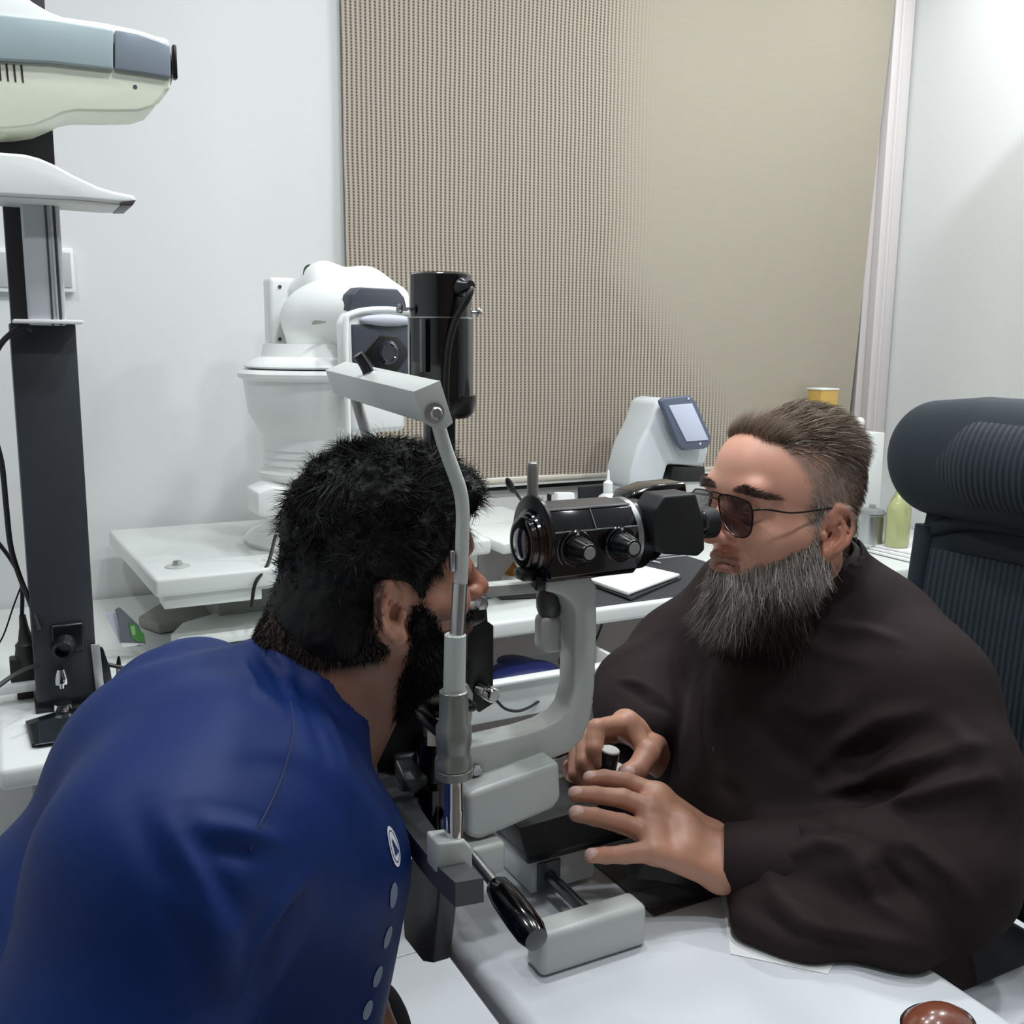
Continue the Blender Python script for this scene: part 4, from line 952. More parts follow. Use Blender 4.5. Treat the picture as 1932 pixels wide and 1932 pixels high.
def decal(name, u, v, rx, ry, m, rot=0, off=.0008, ring=None, shape=None, parent=None, n=32):
    """flat print laid on the shirt around the point seen at u,v"""
    h = on_shirt(u, v)
    if h[0] is None: return None
    c = h[0]; nn = h[1].normalized(); up = (Vector((0, 0, 1))-nn*nn.z).normalized(); sd = up.cross(nn)
    up2 = up*math.cos(rot)+sd*math.sin(rot); sd2 = sd*math.cos(rot)-up*math.sin(rot)
    def pt(a, b):
        p = c+sd2*a+up2*b; q = bv.find_nearest(p); return q[0]+q[1].normalized()*off
    b = bmesh.new()
    if shape:
        vs = [b.verts.new(pt(x*rx, y*ry)) for x, y in shape]; b.faces.new(vs); bmesh.ops.triangulate(b, faces=b.faces)
    else:
        r0 = ring if ring else 0.0; rr = []
        K = 5
        for k in range(K+1):
            f = r0+(1-r0)*k/K
            if f < 1e-6: rr.append([b.verts.new(pt(0, 0))]); continue
            rr.append([b.verts.new(pt(rx*f*math.cos(2*math.pi*i/n), ry*f*math.sin(2*math.pi*i/n))) for i in range(n)])
        for A_, B_ in zip(rr, rr[1:]):
            for i in range(n):
                j = (i+1) % n
                if len(A_) == 1: b.faces.new((A_[0], B_[i], B_[j]))
                else: b.faces.new((A_[i], B_[i], B_[j], A_[j]))
    mb = MB(); mb._merge(b, 0, smooth=True); return mb.build(name, m, parent or shirt)

decal('emblem', 743, 1597, .011, .019, M_PRINT, ring=.80); decal('emblem', 743, 1597, .0075, .014, M_PRINT)
M_NAVY = mat('navy_print', (26, 44, 110), .6)
decal('emblem_mark', 743, 1597, .0075, .013, M_NAVY, off=.0014, shape=[(-.55, -.55), (.75, -.62), (-.15, .62), (-.35, .55), (.1, -.25), (-.4, -.3)])
for (u_, v_, a_, b_) in ((742, 1689, .0078, .0115), (731, 1768, .0075, .0105), (712, 1842, .0075, .010), (693, 1905, .007, .009)):
    decal('printed_dot', u_, v_, a_, b_, M_DOT)
M_SEAM = mat('navy_seam', (14, 30, 74), .7)
sp = [on_shirt(u_, v_) for u_, v_ in ((548, 1325), (553, 1370), (545, 1420), (530, 1470), (508, 1520), (488, 1560), (470, 1605))]
sp = [h[0]+h[1]*.0004 for h in sp if h[0] is not None]
if len(sp) > 2: MB().tube(sp, .0011, n=6, sub=8).build('shoulder_seam', M_SEAM, shirt)
# trousers
S = Sdf((-.40, .62, .25), (.50, 1.18, .76), .009)
S.chain([(-.2, .99, .60), (.10, 1.0, .57), (.30, 1.02, .53), (.32, 1.02, .30)], [.13, .10, .085, .07], .04)
S.chain([(-.2, .82, .60), (.10, .80, .57), (.27, .80, .53), (.29, .80, .30)], [.13, .10, .085, .07], .04)
V, Q = S.mesh(); V = V+vnormals(V, Q)*(.003*vnoise(V, 18, 4))[:, None]
link_mesh('trousers', npmesh(V, Q, np.tile(srgb(16, 16, 20), (len(V), 1))), mat('black_cloth', (16, 16, 20), .85, bump=.1), pat)

# ------------------------------------------------------------------ doctor
DO = np.array([.853, .912, 1.16]); DR = rotz(math.pi)@roty(math.radians(-2.5))
def dw(P): return np.asarray(P)@DR.T+DO
doc = thing('person', 'grey-bearded man in tinted glasses and dark brown robe looking through the microscope', 'person', (.95, .9, .0))
S = Sdf((-.15, -.13, -.28), (.145, .13, .15), .0021)
EO = (.0, .0745, -.024)
head_sdf(S, nose=1.18, lean=(-.055, -.22), heavy=1.06, neck_r=.054)
S.ell((-.02, 0, .035), (.078, .079, .080), .02)
S.cap((.080, -.036, .020), (.080, .036, .020), .013, .013, .012)
S.cap((-.045, 0, -.05), (-.050, 0, -.16), .043, .048, .03)
for s in (1, -1):   # nasolabial fold and frown
    S.chain([(.098, s*.017, -.047), (.088, s*.033, -.066), (.078, s*.036, -.085)], [.0022, .0024, .002], .005, 's')
    S.cap((.090, s*.024, -.074), (.082, s*.030, -.084), .002, .0016, .005, 's')
V, Q = S.mesh()
base = srgb(224, 166, 142); C_ = np.tile(base, (len(V), 1))
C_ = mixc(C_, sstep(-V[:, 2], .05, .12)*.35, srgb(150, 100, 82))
C_ = mixc(C_, earmask(V)*.55, srgb(190, 122, 98))
C_ = mixc(C_, (1-sstep(np.linalg.norm(V-np.array([.112, 0, -.034]), axis=1), .014, .034))*.4, srgb(176, 104, 88))
C_ = mixc(C_, ((V[:, 0] > .082) & (np.abs(V[:, 2]+.069) < .009) & (np.abs(V[:, 1]) < .026))*.65, srgb(132, 82, 72))
C_ = skin_noise(V, C_)
V[:, 0] = np.where(V[:, 0] < -.015, -.015+(V[:, 0]+.015)*(1-.20*sstep(V[:, 2], -.11, -.05)), V[:, 0]); DH_V, DH_Q = V, Q; em = earmask(V)
# zones of hair on the skull
hx = sstep(V[:, 2]-(.075-.0*V[:, 0]), -.02, .02)
line = .032+.62*np.clip(V[:, 2]-.03, 0, 1)      # hairline: how far forward hair reaches at this height
hairz = (1-em)*(1-sstep(V[:, 0], line-.008, line+.008))*sstep(V[:, 2]+.55*np.clip(-V[:, 0]-.0, 0, .06)*1.6, -.030, -.012)
hairz = hairz*((V[:, 0] > -.2))
temple = (1-em)*(V[:, 0] > -.002)*(V[:, 0] < .030)*(V[:, 2] < .02)*(V[:, 2] > -.05)*(np.abs(V[:, 1]) > .045)
def hcol(P):
    c = np.tile(srgb(96, 80, 70), (len(P), 1))
    c = mixc(c, sstep(P[:, 2], .04, .09)*.8, srgb(128, 108, 92))
    c = mixc(c, (sstep(P[:, 0], -.035, .01)*(1-sstep(P[:, 2], .03, .07)))*.85, srgb(168, 156, 144))
    c = mixc(c, (1-sstep(P[:, 2], -.03, .01))*sstep(-P[:, 0], .0, .03)*.7, srgb(78, 64, 58))
    return c
C_ = mixc(C_, hairz*.75, hcol(V)*.8)
by_ = np.abs(V[:, 1]); brow = ((by_-.036)/.023)**2+((V[:, 2]-.021+((by_-.030)/.03)**2*.009)/.0050)**2 < 1
C_ = mixc(C_, brow*(V[:, 0] > .05)*.35, srgb(90, 66, 58))
dparts = [(dw(V).astype('f4'), Q, C_)]

# near (left) hand: joints read off the photograph at chosen depths
def A3(u, v, y): return tuple(aty(u, v, y))
skd = srgb(196, 144, 120)
def build_hand(lo, hi, J, R, palm, nails, h=.0015, extra=None):
    S = Sdf(lo, hi, h); finger_hand(S, J, R, palm)
    if extra: extra(S)
    V, Q = S.mesh(); C_ = np.tile(skd, (len(V), 1))
    for j, (tip, prev, up, r) in enumerate(nails): C_ = nail(C_, V, tip, prev, up, r, srgb(232, 196, 190))
    for P in J:
        for q in P[1:-1]:
            d = np.linalg.norm(V-np.array(q), axis=1); C_ = mixc(C_, (1-sstep(d, .006, .015))*.18, srgb(140, 86, 72))
    return V, Q, skin_noise(V, C_, .08)
nJ = [[A3(1113, 1468, .905), A3(1140, 1467, .900), A3(1181, 1473, .890), A3(1243, 1502, .868)],
      [A3(1086, 1498, .885), A3(1122, 1500, .880), A3(1174, 1506, .870), A3(1235, 1530, .850)],
      [A3(1088, 1535, .862), A3(1122, 1541, .858), A3(1174, 1554, .850), A3(1232, 1575, .832)],
      [A3(1116, 1614, .815), A3(1142, 1614, .817), A3(1178, 1612, .818), A3(1232, 1606, .812)]]
nR = [[.0083, .0090, .0101, .0128], [.0089, .0096, .0108, .0132], [.0090, .0097, .0108, .0132], [.0078, .0085, .0097, .0124]]
wr = A3(1372, 1622, .800); wr2 = A3(1345, 1585, .835); wr3 = A3(1360, 1648, .79)
npalm = [(nJ[0][3], wr2, .0130, .019), (nJ[1][3], wr, .0135, .022), (nJ[2][3], wr, .0135, .022), (nJ[3][3], wr3, .0125, .019), (nJ[0][3], nJ[2][3], .0125, .0125), tuple([tuple(np.array(nJ[0][3])*.72+np.array(nJ[0][2])*.28), tuple(np.array(nJ[1][3])*.72+np.array(nJ[1][2])*.28), .0098, .0100]), tuple([tuple(np.array(nJ[1][3])*.72+np.array(nJ[1][2])*.28), tuple(np.array(nJ[2][3])*.72+np.array(nJ[2][2])*.28), .0100, .0100]), (nJ[2][3], nJ[3][3], .012, .012),
         (wr, A3(1440, 1640, .77), .026, .028), (wr2, wr3, .020, .020), (A3(1290, 1560, .83), A3(1290, 1600, .81), .017, .017)]
nth = [A3(1185, 1512, .925), A3(1215, 1520, .915), A3(1262, 1540, .890), A3(1320, 1590, .850)]
nU = (-.15, -.45, .88)
nn = [(P[0], P[1], nU, r[0]) for P, r in zip(nJ, nR)]
allp = np.array([p for P in nJ+[nth] for p in P]+[wr, A3(1440, 1640, .77)])
V, Q, C_ = build_hand(allp.min(0)-.035, allp.max(0)+.035, nJ+[nth], nR+[[.0095, .0105, .0125, .018]], npalm, nn)
dparts.append((V, Q, C_))
# far (right) hand closed on the joystick
fJ = [[A3(1134, 1437, .945), A3(1122, 1412, .950), A3(1126, 1374, .965), A3(1180, 1366, .985)],
      [A3(1118, 1462, .950), A3(1101, 1437, .958), A3(1103, 1392, .978), A3(1165, 1378, 1.000)],
      [A3(1108, 1484, .955), A3(1087, 1460, .965), A3(1086, 1418, .988), A3(1150, 1392, 1.015)],
      [A3(1108, 1500, .960), A3(1082, 1488, .970), A3(1076, 1448, .995), A3(1135, 1410, 1.025)]]
fR = [[.0092, .0099, .0112, .0138], [.0090, .0097, .0110, .0135], [.0088, .0094, .0105, .0130], [.0078, .0085, .0095, .0120]]
fth = [A3(1183, 1458, .935), A3(1203, 1450, .938), A3(1222, 1420, .950), A3(1228, 1400, .985)]
fw_ = A3(1262, 1430, 1.005)
fpalm = [(fJ[0][3], fw_, .014, .024), (fJ[1][3], fw_, .014, .024), (fJ[2][3], fw_, .014, .024), (fJ[3][3], fw_, .013, .022), (fth[3], fw_, .018, .022), (fth[3], fJ[0][3], .016, .016), (fth[2], fJ[0][3], .0120, .0130), (fw_, A3(1330, 1440, 1.03), .027, .03)]
allp = np.array([p for P in fJ+[fth] for p in P]+[fw_, A3(1330, 1440, 1.03)])
V, Q, C_ = build_hand(allp.min(0)-.035, allp.max(0)+.035, fJ+[fth], fR+[[.0112, .0130, .0150, .019]], fpalm, [(fth[0], fth[1], (-.3, -.8, .5), .0098)])
dparts.append((V, Q, C_))
S = Sdf((.60, .56, .40), (1.20, 1.26, 1.16), .012)
S.chain([(.915, .912, 1.04), (.95, .91, .95), (.93, .92, .75), (.98, .92, .50)], [.045, .10, .12, .12], .05, sq=(1, 1.2, 1))
V3_, Q3 = S.mesh(); dparts.append((V3_, Q3, np.tile(skd, (len(V3_), 1))))
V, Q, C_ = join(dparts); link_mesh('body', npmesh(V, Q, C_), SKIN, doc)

# hair, brows and beard
V, Q = DH_V, DH_Q; N = vnormals(V, Q)
i = pick(V, hairz*(.4+sstep(V[:, 2], .02, .08)), 30000, 11); n = len(i); r = np.random.RandomState(12); P = V[i]
topm = sstep(P[:, 2], .045, .085)
cl = np.stack([vnoise(P, 38, s_) for s_ in (31, 32, 33)], 1)
D = N[i]*(.28+.25*topm[:, None])+np.array([-1, 0, .12])*(.35+.65*topm[:, None])+np.array([-.25, 0, -.9])*(1-topm[:, None])*.8+cl*.28+r.randn(n, 3)*.12
D /= np.linalg.norm(D, axis=1, keepdims=True)
Ls = (.006+.018*topm*(1-.6*sstep(-P[:, 0], .02, .07)))*(.6+.6*r.rand(n)); cc = hcol(P)*(.65+.7*r.rand(n))[:, None]
cc[r.rand(n) < .12] = srgb(180, 170, 158)
Vh, Qh, Ch = strands(P, D, Ls, .0005+.0003*r.rand(n), cc, bend=np.tile([-.2, 0, -.35], (n, 1)), seed=13)
tag(link_mesh('hair', npmesh(dw(Vh), Qh, Ch, False), HAIRM, doc), kind='stuff')
tu = (1-em)*(np.abs(V[:, 0]-line+.004) < .014)*(V[:, 2] > .075)
i = pick(V, tu.astype(float), 2600, 71); n = len(i); r = np.random.RandomState(72)
D = N[i]*.75+np.array([.55, 0, .25])+r.randn(n, 3)*.28; D /= np.linalg.norm(D, axis=1, keepdims=True)
Vh, Qh, Ch = strands(V[i], D, .014+.016*r.rand(n), .00045+0*r.rand(n), hcol(V[i])*(.8+.5*r.rand(n))[:, None], bend=np.tile([-.9, 0, .1], (n, 1)), seed=73)
tag(link_mesh('hair_tuft', npmesh(dw(Vh), Qh, Ch, False), HAIRM, doc), kind='stuff')
bz = brow*(V[:, 0] > .06)
i = pick(V, bz.astype(float), 1500, 14); n = len(i); r = np.random.RandomState(15)
D = N[i]*.4+np.stack([0*V[i][:, 0]-.3, np.sign(V[i][:, 1])*.8, 0*V[i][:, 0]+.15], 1)+r.randn(n, 3)*.15; D /= np.linalg.norm(D, axis=1, keepdims=True)
Vh, Qh, Ch = strands(V[i], D, .008+.003*r.rand(n), .0005+0*r.rand(n), np.tile(srgb(84, 66, 60), (n, 1)), seed=16)
tag(link_mesh('eyebrow', npmesh(dw(Vh), Qh, Ch, False), HAIRM, doc), kind='stuff')
lip = (V[:, 0] > .082)*(np.abs(V[:, 2]+.0690) < .010)*(np.abs(V[:, 1]) < .028)
edge = -.030-.55*np.clip(V[:, 0]-.012, 0, .06)-.25*np.clip(V[:, 0]-.05, 0, 1)    # upper border of the beard
bz = (1-em)*(V[:, 0] > -.004)*sstep(edge-V[:, 2], -.004, .008)*(V[:, 2] > -.155)*(1-lip)
burn = (1-em)*(V[:, 0] > -.002)*(V[:, 0] < .022)*(V[:, 2] < .01)*(V[:, 2] > -.05)*(np.abs(V[:, 1]) > .045)
bz = np.maximum(bz, burn)
i = pick(V, bz*(.5+1.5*sstep(-V[:, 2], .07, .11)), 60000, 17); n = len(i); r = np.random.RandomState(18); P = V[i]
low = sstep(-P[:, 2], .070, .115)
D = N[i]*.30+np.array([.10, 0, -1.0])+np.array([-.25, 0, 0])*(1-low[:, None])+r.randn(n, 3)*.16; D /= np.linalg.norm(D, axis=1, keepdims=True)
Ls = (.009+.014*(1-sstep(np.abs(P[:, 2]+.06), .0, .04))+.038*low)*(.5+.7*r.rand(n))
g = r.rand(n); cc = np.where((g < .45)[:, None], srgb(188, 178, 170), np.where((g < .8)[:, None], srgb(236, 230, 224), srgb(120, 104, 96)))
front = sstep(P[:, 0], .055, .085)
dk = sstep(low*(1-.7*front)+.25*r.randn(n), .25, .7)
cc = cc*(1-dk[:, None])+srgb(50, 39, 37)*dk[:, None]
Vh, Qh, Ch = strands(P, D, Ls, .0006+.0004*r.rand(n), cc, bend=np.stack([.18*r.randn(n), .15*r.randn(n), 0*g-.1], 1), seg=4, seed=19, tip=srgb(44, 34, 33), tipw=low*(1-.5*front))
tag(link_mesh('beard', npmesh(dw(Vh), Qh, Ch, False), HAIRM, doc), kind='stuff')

ROBE_FLAT = mat('brown_cuff_cloth', (43, 34, 35), .8, bump=.25, bscale=1100, spec=.15)
# robe -----------------------------------------------------------------
ROBE = mat('brown_robe_cloth', (44, 36, 37), .8, attr='Col', bump=.25, bscale=1100, spec=.15)
S = Sdf((.58, .50, .42), (1.22, 1.28, 1.16), .005)
S.ell((.950, .91, .915), (.130, .18, .125), .03)
S.cap((.945, .91, .90), (.895, .92, .74), .150, .165, .05, sq=(1, 1.15, 1))
S.cap((.895, .92, .74), (.98, .92, .52), .165, .17, .05, sq=(1, 1.2, 1))
S.cap((.940, .912, 1.00), (.908, .912, 1.066), .100, .068, .035)
S.cap((.950, .85, 1.00), (.945, .775, .955), .068, .072, .04)
S.chain([(.945, .765, .950), (.922, .700, .865), (.878, .655, .795)], [.076, .072, .062], .03)
S.chain([(.878, .655, .795), (.80, .715, .790), (.732, .778, .785)], [.062, .053, .047], .03)
S.chain([(.855, .640, .752), (.79, .640, .750), (.715, .695, .750), (.690, .745, .752)], [.030, .028, .024, .020], .03)
S.chain([(.728, .772, .785), (.705, .768, .752), (.678, .738, .746), (.708, .690, .746)], [.036, .026, .018, .020], .02)
S.cap((.74, .74, .765), (.70, .71, .746), .036, .024, .03)
S.cap((.95, 1.00, 1.01), (.945, 1.07, .985), .072, .078, .04)
S.chain([(.945, 1.08, .975), (.86, 1.115, .90), (.775, 1.095, .868)], [.080, .072, .060], .03)
S.chain([(.775, 1.095, .868), (.735, 1.045, .860), (.712, 1.012, .852)], [.060, .050, .044], .03)
# collar opening and cuffs
S.cap((.902, .912, 1.072), (.865, .912, 1.20), .057, .080, .004, 's')
wv = np.array(wr)-np.array([.85, .67, .79]); wv /= np.linalg.norm(wv)
S.ell(np.array(wr)+wv*.056, (.060, .060, .060), .003, 's'); S.cap(np.array(wr)-wv*.020, np.array(wr)+wv*.05, .0335, .036, .003, 's')
V, Q = S.mesh(); bvr = BVHTree.FromPolygons([tuple(p) for p in V], [tuple(q) for q in Q]); N = vnormals(V, Q); disp = np.zeros(len(V))
def on_shirt(u, v): return bvr.ray_cast(Vector(_C), Vector(ray(u, v)))
for f_ in [([(1555, 1493), (1627, 1473), (1725, 1437), (1850, 1405)], .009, .009), ([(1643, 1526), (1725, 1503), (1810, 1477), (1876, 1470)], .009, .010),
           ([(1549, 1444), (1594, 1398), (1660, 1356), (1742, 1342)], .007, .010), ([(1600, 1500), (1690, 1490), (1790, 1450)], -.007, .008),
           ([(1560, 1430), (1640, 1410), (1760, 1380)], -.006, .011), ([(1660, 1585), (1725, 1594), (1790, 1643), (1856, 1725)], .007, .009),
           ([(1483, 1614), (1545, 1588), (1594, 1591), (1615, 1620)], .007, .010), ([(1643, 1614), (1627, 1643), (1660, 1709), (1742, 1758)], .006, .009),
           ([(1672, 1620), (1700, 1665), (1720, 1690)], -.006, .007), ([(1548, 1460), (1552, 1549)], -.008, .009), ([(1365, 1483), (1431, 1555), (1545, 1562), (1640, 1590)], -.008, .010),
           ([(1360, 1302), (1358, 1360), (1362, 1440)], -.006, .006), ([(1335, 1290), (1338, 1360), (1340, 1450)], .005, .010),
           ([(1480, 1190), (1560, 1230), (1640, 1250)], .004, .010), ([(1560, 1180), (1640, 1190), (1700, 1210)], .004, .008), ([(1440, 1630), (1460, 1680), (1520, 1760)], .005, .012),
           ([(1400, 1700), (1500, 1760), (1640, 1790)], -.006, .010), ([(1500, 1750), (1650, 1770), (1760, 1790)], .005, .008), ([(1165, 1290), (1190, 1300), (1225, 1330), (1262, 1345)], -.0028, .006),
           ([(1170, 1285), (1200, 1290), (1250, 1320)], .005, .007), ([(1180, 1240), (1240, 1180)], .004, .012), ([(1780, 1350), (1850, 1440), (1880, 1500)], .004, .012),
           ([(1400, 1330), (1480, 1420), (1540, 1450)], -.004, .014), ([(1480, 1330), (1540, 1350), (1600, 1330)], .004, .012)]: foldline(*f_)
disp += .0016*vnoise(V, 16, 41)+.0008*vnoise(V, 34, 42)
V = V+N*disp[:, None]*1.45
V[:, 2] = np.where((V[:, 2] < .7335) & (V[:, 2] > .70) & (V[:, 0] < .80), .7335, V[:, 2])
C_ = np.tile(srgb(42, 33, 34), (len(V), 1)); C_ = mixc(C_, sstep(vnoise(V, 7, 43), 0, 1)*.3, srgb(48, 40, 37))
robe = link_mesh('robe', npmesh(V, Q, C_), ROBE, doc)
o = bvr.ray_cast(Vector(_C), Vector(ray(1344, 1416)))
if o[0] is not None: MB().cyl(o[0], o[0]+o[1]*.003, .0055, n=20, bevel=.001).build('button', mat('brown_button', (60, 46, 44), .4), robe)
cw = Vector(wv); MB().lathe(tuple(np.array(wr)+wv*.004+np.array([0, 0, .001])), tuple(-wv), [(.0330, .010), (.0355, .001), (.0375, 0), (.0395, .004), (.0430, .030), (.0470, .062), (.0440, .080)], n=48).build('cuff', ROBE_FLAT, robe)
# stand collar around the neck
cp = []
for k in range(25):
    a = math.radians(25+310*k/24); cp.append((.900-.054*math.cos(a), .912+.061*math.sin(a), 1.080+.021*math.cos(math.pi-a)*1.0))
MB().tube(cp, .0150, n=8, sub=3, flat=(.22, 1.0)).build('collar', mat('brown_collar', (46, 38, 36), .8, bump=.2, bscale=900), robe)

# ================================================================== things along the left and the desks
pl = thing('instrument_stand', 'tall charcoal instrument column with silver tube standing on the left desk', 'instrument stand', (.08, 1.75, .75))
MB().box((.0765, 1.752, 1.06), (.092, .084, .62), bevel=.002).build('lower_column', M_PILLAR, pl)
MB().box((.072, 1.765, 1.97), (.076, .05, 1.24), bevel=.002).build('upper_column', mat('charcoal_dark', (40, 42, 44), .5), pl)
mbx = MB(); mbx.box((.082, 1.69, 1.477), (.052, .036, .22), bevel=.004, seg=3)
for x_ in (.096, .103): mbx.box((x_, 1.6715, 1.477), (.003, .004, .22), bevel=.001)
tubeo = mbx.build('silver_tube', mat('anodised_aluminium', (206, 210, 214), .3), pl)
for x_ in (.0885, .0995): MB().box((x_, 1.6715, 1.477), (.0028, .0016, .22), bevel=0).build('groove', M_GREYD, pl)
MB().box((.083, 1.715, 1.3725), (.096, .10, .006), bevel=.002).build('collar_plate', M_WHITE, pl)
sk = MB(); sk.box((.078, 1.752, .758), (.102, .092, .016), bevel=.002); sk.build('base_plate', M_BLACK, pl)
MB().lathe(tuple(aty(122, 1217, 1.708)), (-.25, -1, -.2), [(.020, -.008), (.019, .012), (.016, .022), (.011, .022), (.010, .010), (0, .010)], n=32).build('hose_holder', M_BLACK, pl)
MB().box(tuple(aty(128, 1204, 1.708)), (.050, .010, .050), bevel=.012, seg=3).build('holder_plate', M_BLACK, pl)
pp = aty(116, 1285, 1.70); MB().lathe(tuple(pp), (0, 0, -1), [(.006, -.020), (.008, -.014), (.0105, -.004), (.0105, .004), (.004, .006), (.004, .012)], n=20).build('chrome_nut', M_CHROME, pl)
hk = [aty(u_, v_, 1.715) for u_, v_ in ((178, 1217), (182, 1260), (190, 1310))]
MB().hull([tuple(aty(u_, v_, 1.700)+[0, d_, 0]) for d_ in (0, .006) for u_, v_ in ((171, 1217), (188, 1216), (199, 1318), (183, 1322))], bevel=.0012).build('metal_hook', mat('satin_metal', (186, 188, 190), .3, metal=.5), pl)
h2 = [aty(u_, v_, 1.73) for u_, v_ in ((188, 1222), (203, 1262), (208, 1295), (218, 1322))]
MB().hull([tuple(aty(u_, v_, 1.712)+[0, d_, 0]) for d_ in (0, .010) for u_, v_ in ((186, 1220), (195, 1224), (208, 1262), (219, 1328), (196, 1330))], bevel=.0015).build('rear_hook', M_BLACK, pl)
MB().lathe(tuple(aty(190, 1322, 1.70)), (0, -.2, 1), [(.010, -.006), (.012, 0), (.011, .008), (.007, .012)], n=20).build('chrome_foot', M_CHROME, pl)
MB().lathe(tuple(aty(119, 1342, 1.69)), (0, 0, 1), [(.010, -.004), (.011, 0), (.0135, .006), (.0138, .014)], n=24).build('chrome_socket', M_CHROME, pl)

pj = thing('chart_projector', 'white and blue-grey chart projector head high on the charcoal column', 'projector', (.12, 1.70, 1.64))
Yp = 1.62
MB_ = prismY([(-160, 248), (-30, 246), (30, 243), (66, 238), (95, 226), (120, 214), (145, 210), (210, 211), (262, 210), (290, 201), (305, 184), (312, 172), (322, 168), (323, 142), (240, 128), (120, 118), (-160, 108)], Yp+.008, .109, bevel=.018, seg=5)
MB_.build('lower_shell', M_CREAM, pj)
prismY([(-160, -60), (-40, -40), (20, -30), (62, 2), (92, 20), (118, 30), (200, 42), (262, 55), (296, 67), (320, 71), (321, 92), (-160, 60)], Yp+.006, .111, bevel=.008, seg=4).build('upper_shell', mat('bright_white_plastic', (240, 244, 240), .35), pj)
bd = prismY([(-160, 20), (0, 27), (100, 38), (214, 55), (214, 131), (100, 118), (0, 113), (-160, 105)], Yp, .118, bevel=.003).build('side_band', M_BAND, pj)
prismY([(216.5, 55.5), (262, 64), (300, 76), (322, 86), (323, 147), (280, 140), (216.5, 131)], Yp+.001, .116, bevel=.003).build('front_band', mat('front_band_grey', (128, 138, 148), .28), pj)
fl_ = aty(323, 118, Yp+.02); MB().lathe((fl_[0]+.001, Yp+.058, fl_[2]), (1, 0, 0), [(.026, -.004), (.026, .002), (.022, .004), (0, .004)], n=36).build('lens_ring', M_GLOSS, pj)
MB().box((fl_[0]+.003, Yp+.01, fl_[2]-.002), (.006, .014, .048), bevel=.002).build('lens_frame', M_BLACK, pj)
for k in range(4):
    MB().hull([tuple(aty(u_+14*k-3, v_+1.2*k, Yp+.0073)+[0, d_, 0]) for d_ in (0, .002) for u_, v_ in ((-1, 119), (3, 119), (6, 152), (3, 152))], bevel=0).build('vent_slot', M_BLACKM, pj)
MB().lathe(tuple(aty(255, 164, Yp+.008)), (0, -1, 0), [(.003, -.001), (.003, .0006), (0, .0006)], n=14).build('screw', M_GREYD, pj)
MB().hull([tuple(aty(u_, v_, Yp+.05)+[0, d_, 0]) for d_ in (0, .05) for u_, v_ in ((-40, 225), (14, 224), (24, 236), (20, 252), (4, 258), (-40, 256))], bevel=.003).build('pivot_mount', M_CREAM, pj)

wg = thing('lamp_arm', 'white tapering overhead lamp arm below the projector', 'lamp', (.10, 1.66, 1.55))
prismY([(-160, 270), (-60, 280), (0, 287), (48, 291), (74, 298), (100, 309), (140, 331), (185, 352), (215, 361), (250, 368), (259, 375), (252, 384), (225, 383), (150, 376), (0, 368), (-160, 362)], 1.615, .12, bevel=.007, seg=4).build('shell', mat('bright_white_plastic', (240, 244, 240), .35), wg)
prismY([(-160, 361), (0, 366), (150, 374), (226, 380), (228, 388), (200, 388), (110, 381), (0, 374), (-160, 370)], 1.62, .10, bevel=.002).build('light_panel', mat('diffuser', (228, 228, 224), .5), wg)
prismY([(228, 380), (257, 377), (250, 388), (228, 388)], 1.614, .11, bevel=.001).build('dark_tip', mat('tip_grey', (70, 64, 64), .4), wg)

# cables, plug and sockets
def cable(name, px, r, label, cat='cable', ys=None):
    P = [tuple(aty(u_, v_, y_)) for u_, v_, y_ in px]; o = MB().tube(P, r, n=8, sub=7).build(name, M_RUBBER); return tag(o, label, cat)
cable('power_cable', [(62, 632, 1.70), (55, 622, 1.685), (40, 618, 1.68), (20, 630, 1.68), (-5, 660, 1.68), (-40, 740, 1.69)], .0042, 'thick black cable looping out of the top of the charcoal column')
cable('power_cable', [(-8, 830, 1.70), (4, 880, 1.71), (12, 960, 1.72), (20, 1030, 1.73), (36, 1085, 1.735), (58, 1140, 1.72), (75, 1190, 1.703)], .0042, 'thick black cable hanging down left of the charcoal column')
cable('signal_cable', [(-10, 1015, 1.80), (20, 1055, 1.80), (38, 1090, 1.80), (42, 1120, 1.80), (41, 1178, 1.80)], .0035, 'black lead running down into the plug beside the column')
cable('thin_wire', [(40, 1105, 1.80), (25, 1145, 1.80), (8, 1195, 1.80), (-8, 1225, 1.80)], .0014, 'thin black wire branching off left of the plug')
cable('desk_cable', [(-10, 1300, 1.60), (20, 1278, 1.62), (50, 1262, 1.65), (74, 1254, 1.68)], .0036, 'grey black cable passing in front of the column foot at the far left')
cable('handle_cable', [(195, 1252, 1.72), (240, 1262, 1.72), (290, 1276, 1.74), (340, 1300, 1.78)], .0034, 'dark rubber lead running right from the metal hook on the column')
pg = thing('power_plug', 'black mains plug and adapter block beside the foot of the charcoal column', 'plug', tuple(aty(45, 1330, 1.80)*[1, 1, 0]+[0, 0, .75]))
MB().lathe(tuple(aty(42, 1160, 1.80)), (.05, 0, -1), [(.005, 0), (.007, .02), (.012, .045), (.017, .050), (.017, .056), (.019, .066), (.019, .085), (.012, .1)], n=20).build('plug_body', mat('plug_black', (34, 36, 32), .5), pg)
q = aty(48, 1265, 1.80); MB().box((q[0], 1.80, q[2]-.0), (.046, .03, .050), bevel=.003).build('adapter', MATS['plug_black'], pg)
MB().box((q[0], 1.80, (q[2]-.035+.75)/2), (.030, .022, q[2]-.035-.75), bevel=.002).build('adapter_foot', MATS['plug_black'], pg)
q2 = aty(40, 1302, 1.76); MB().box((q2[0], 1.775, q2[2]), (.085, .02, .014), bevel=.002).build('white_clip', M_WHITE, pg)
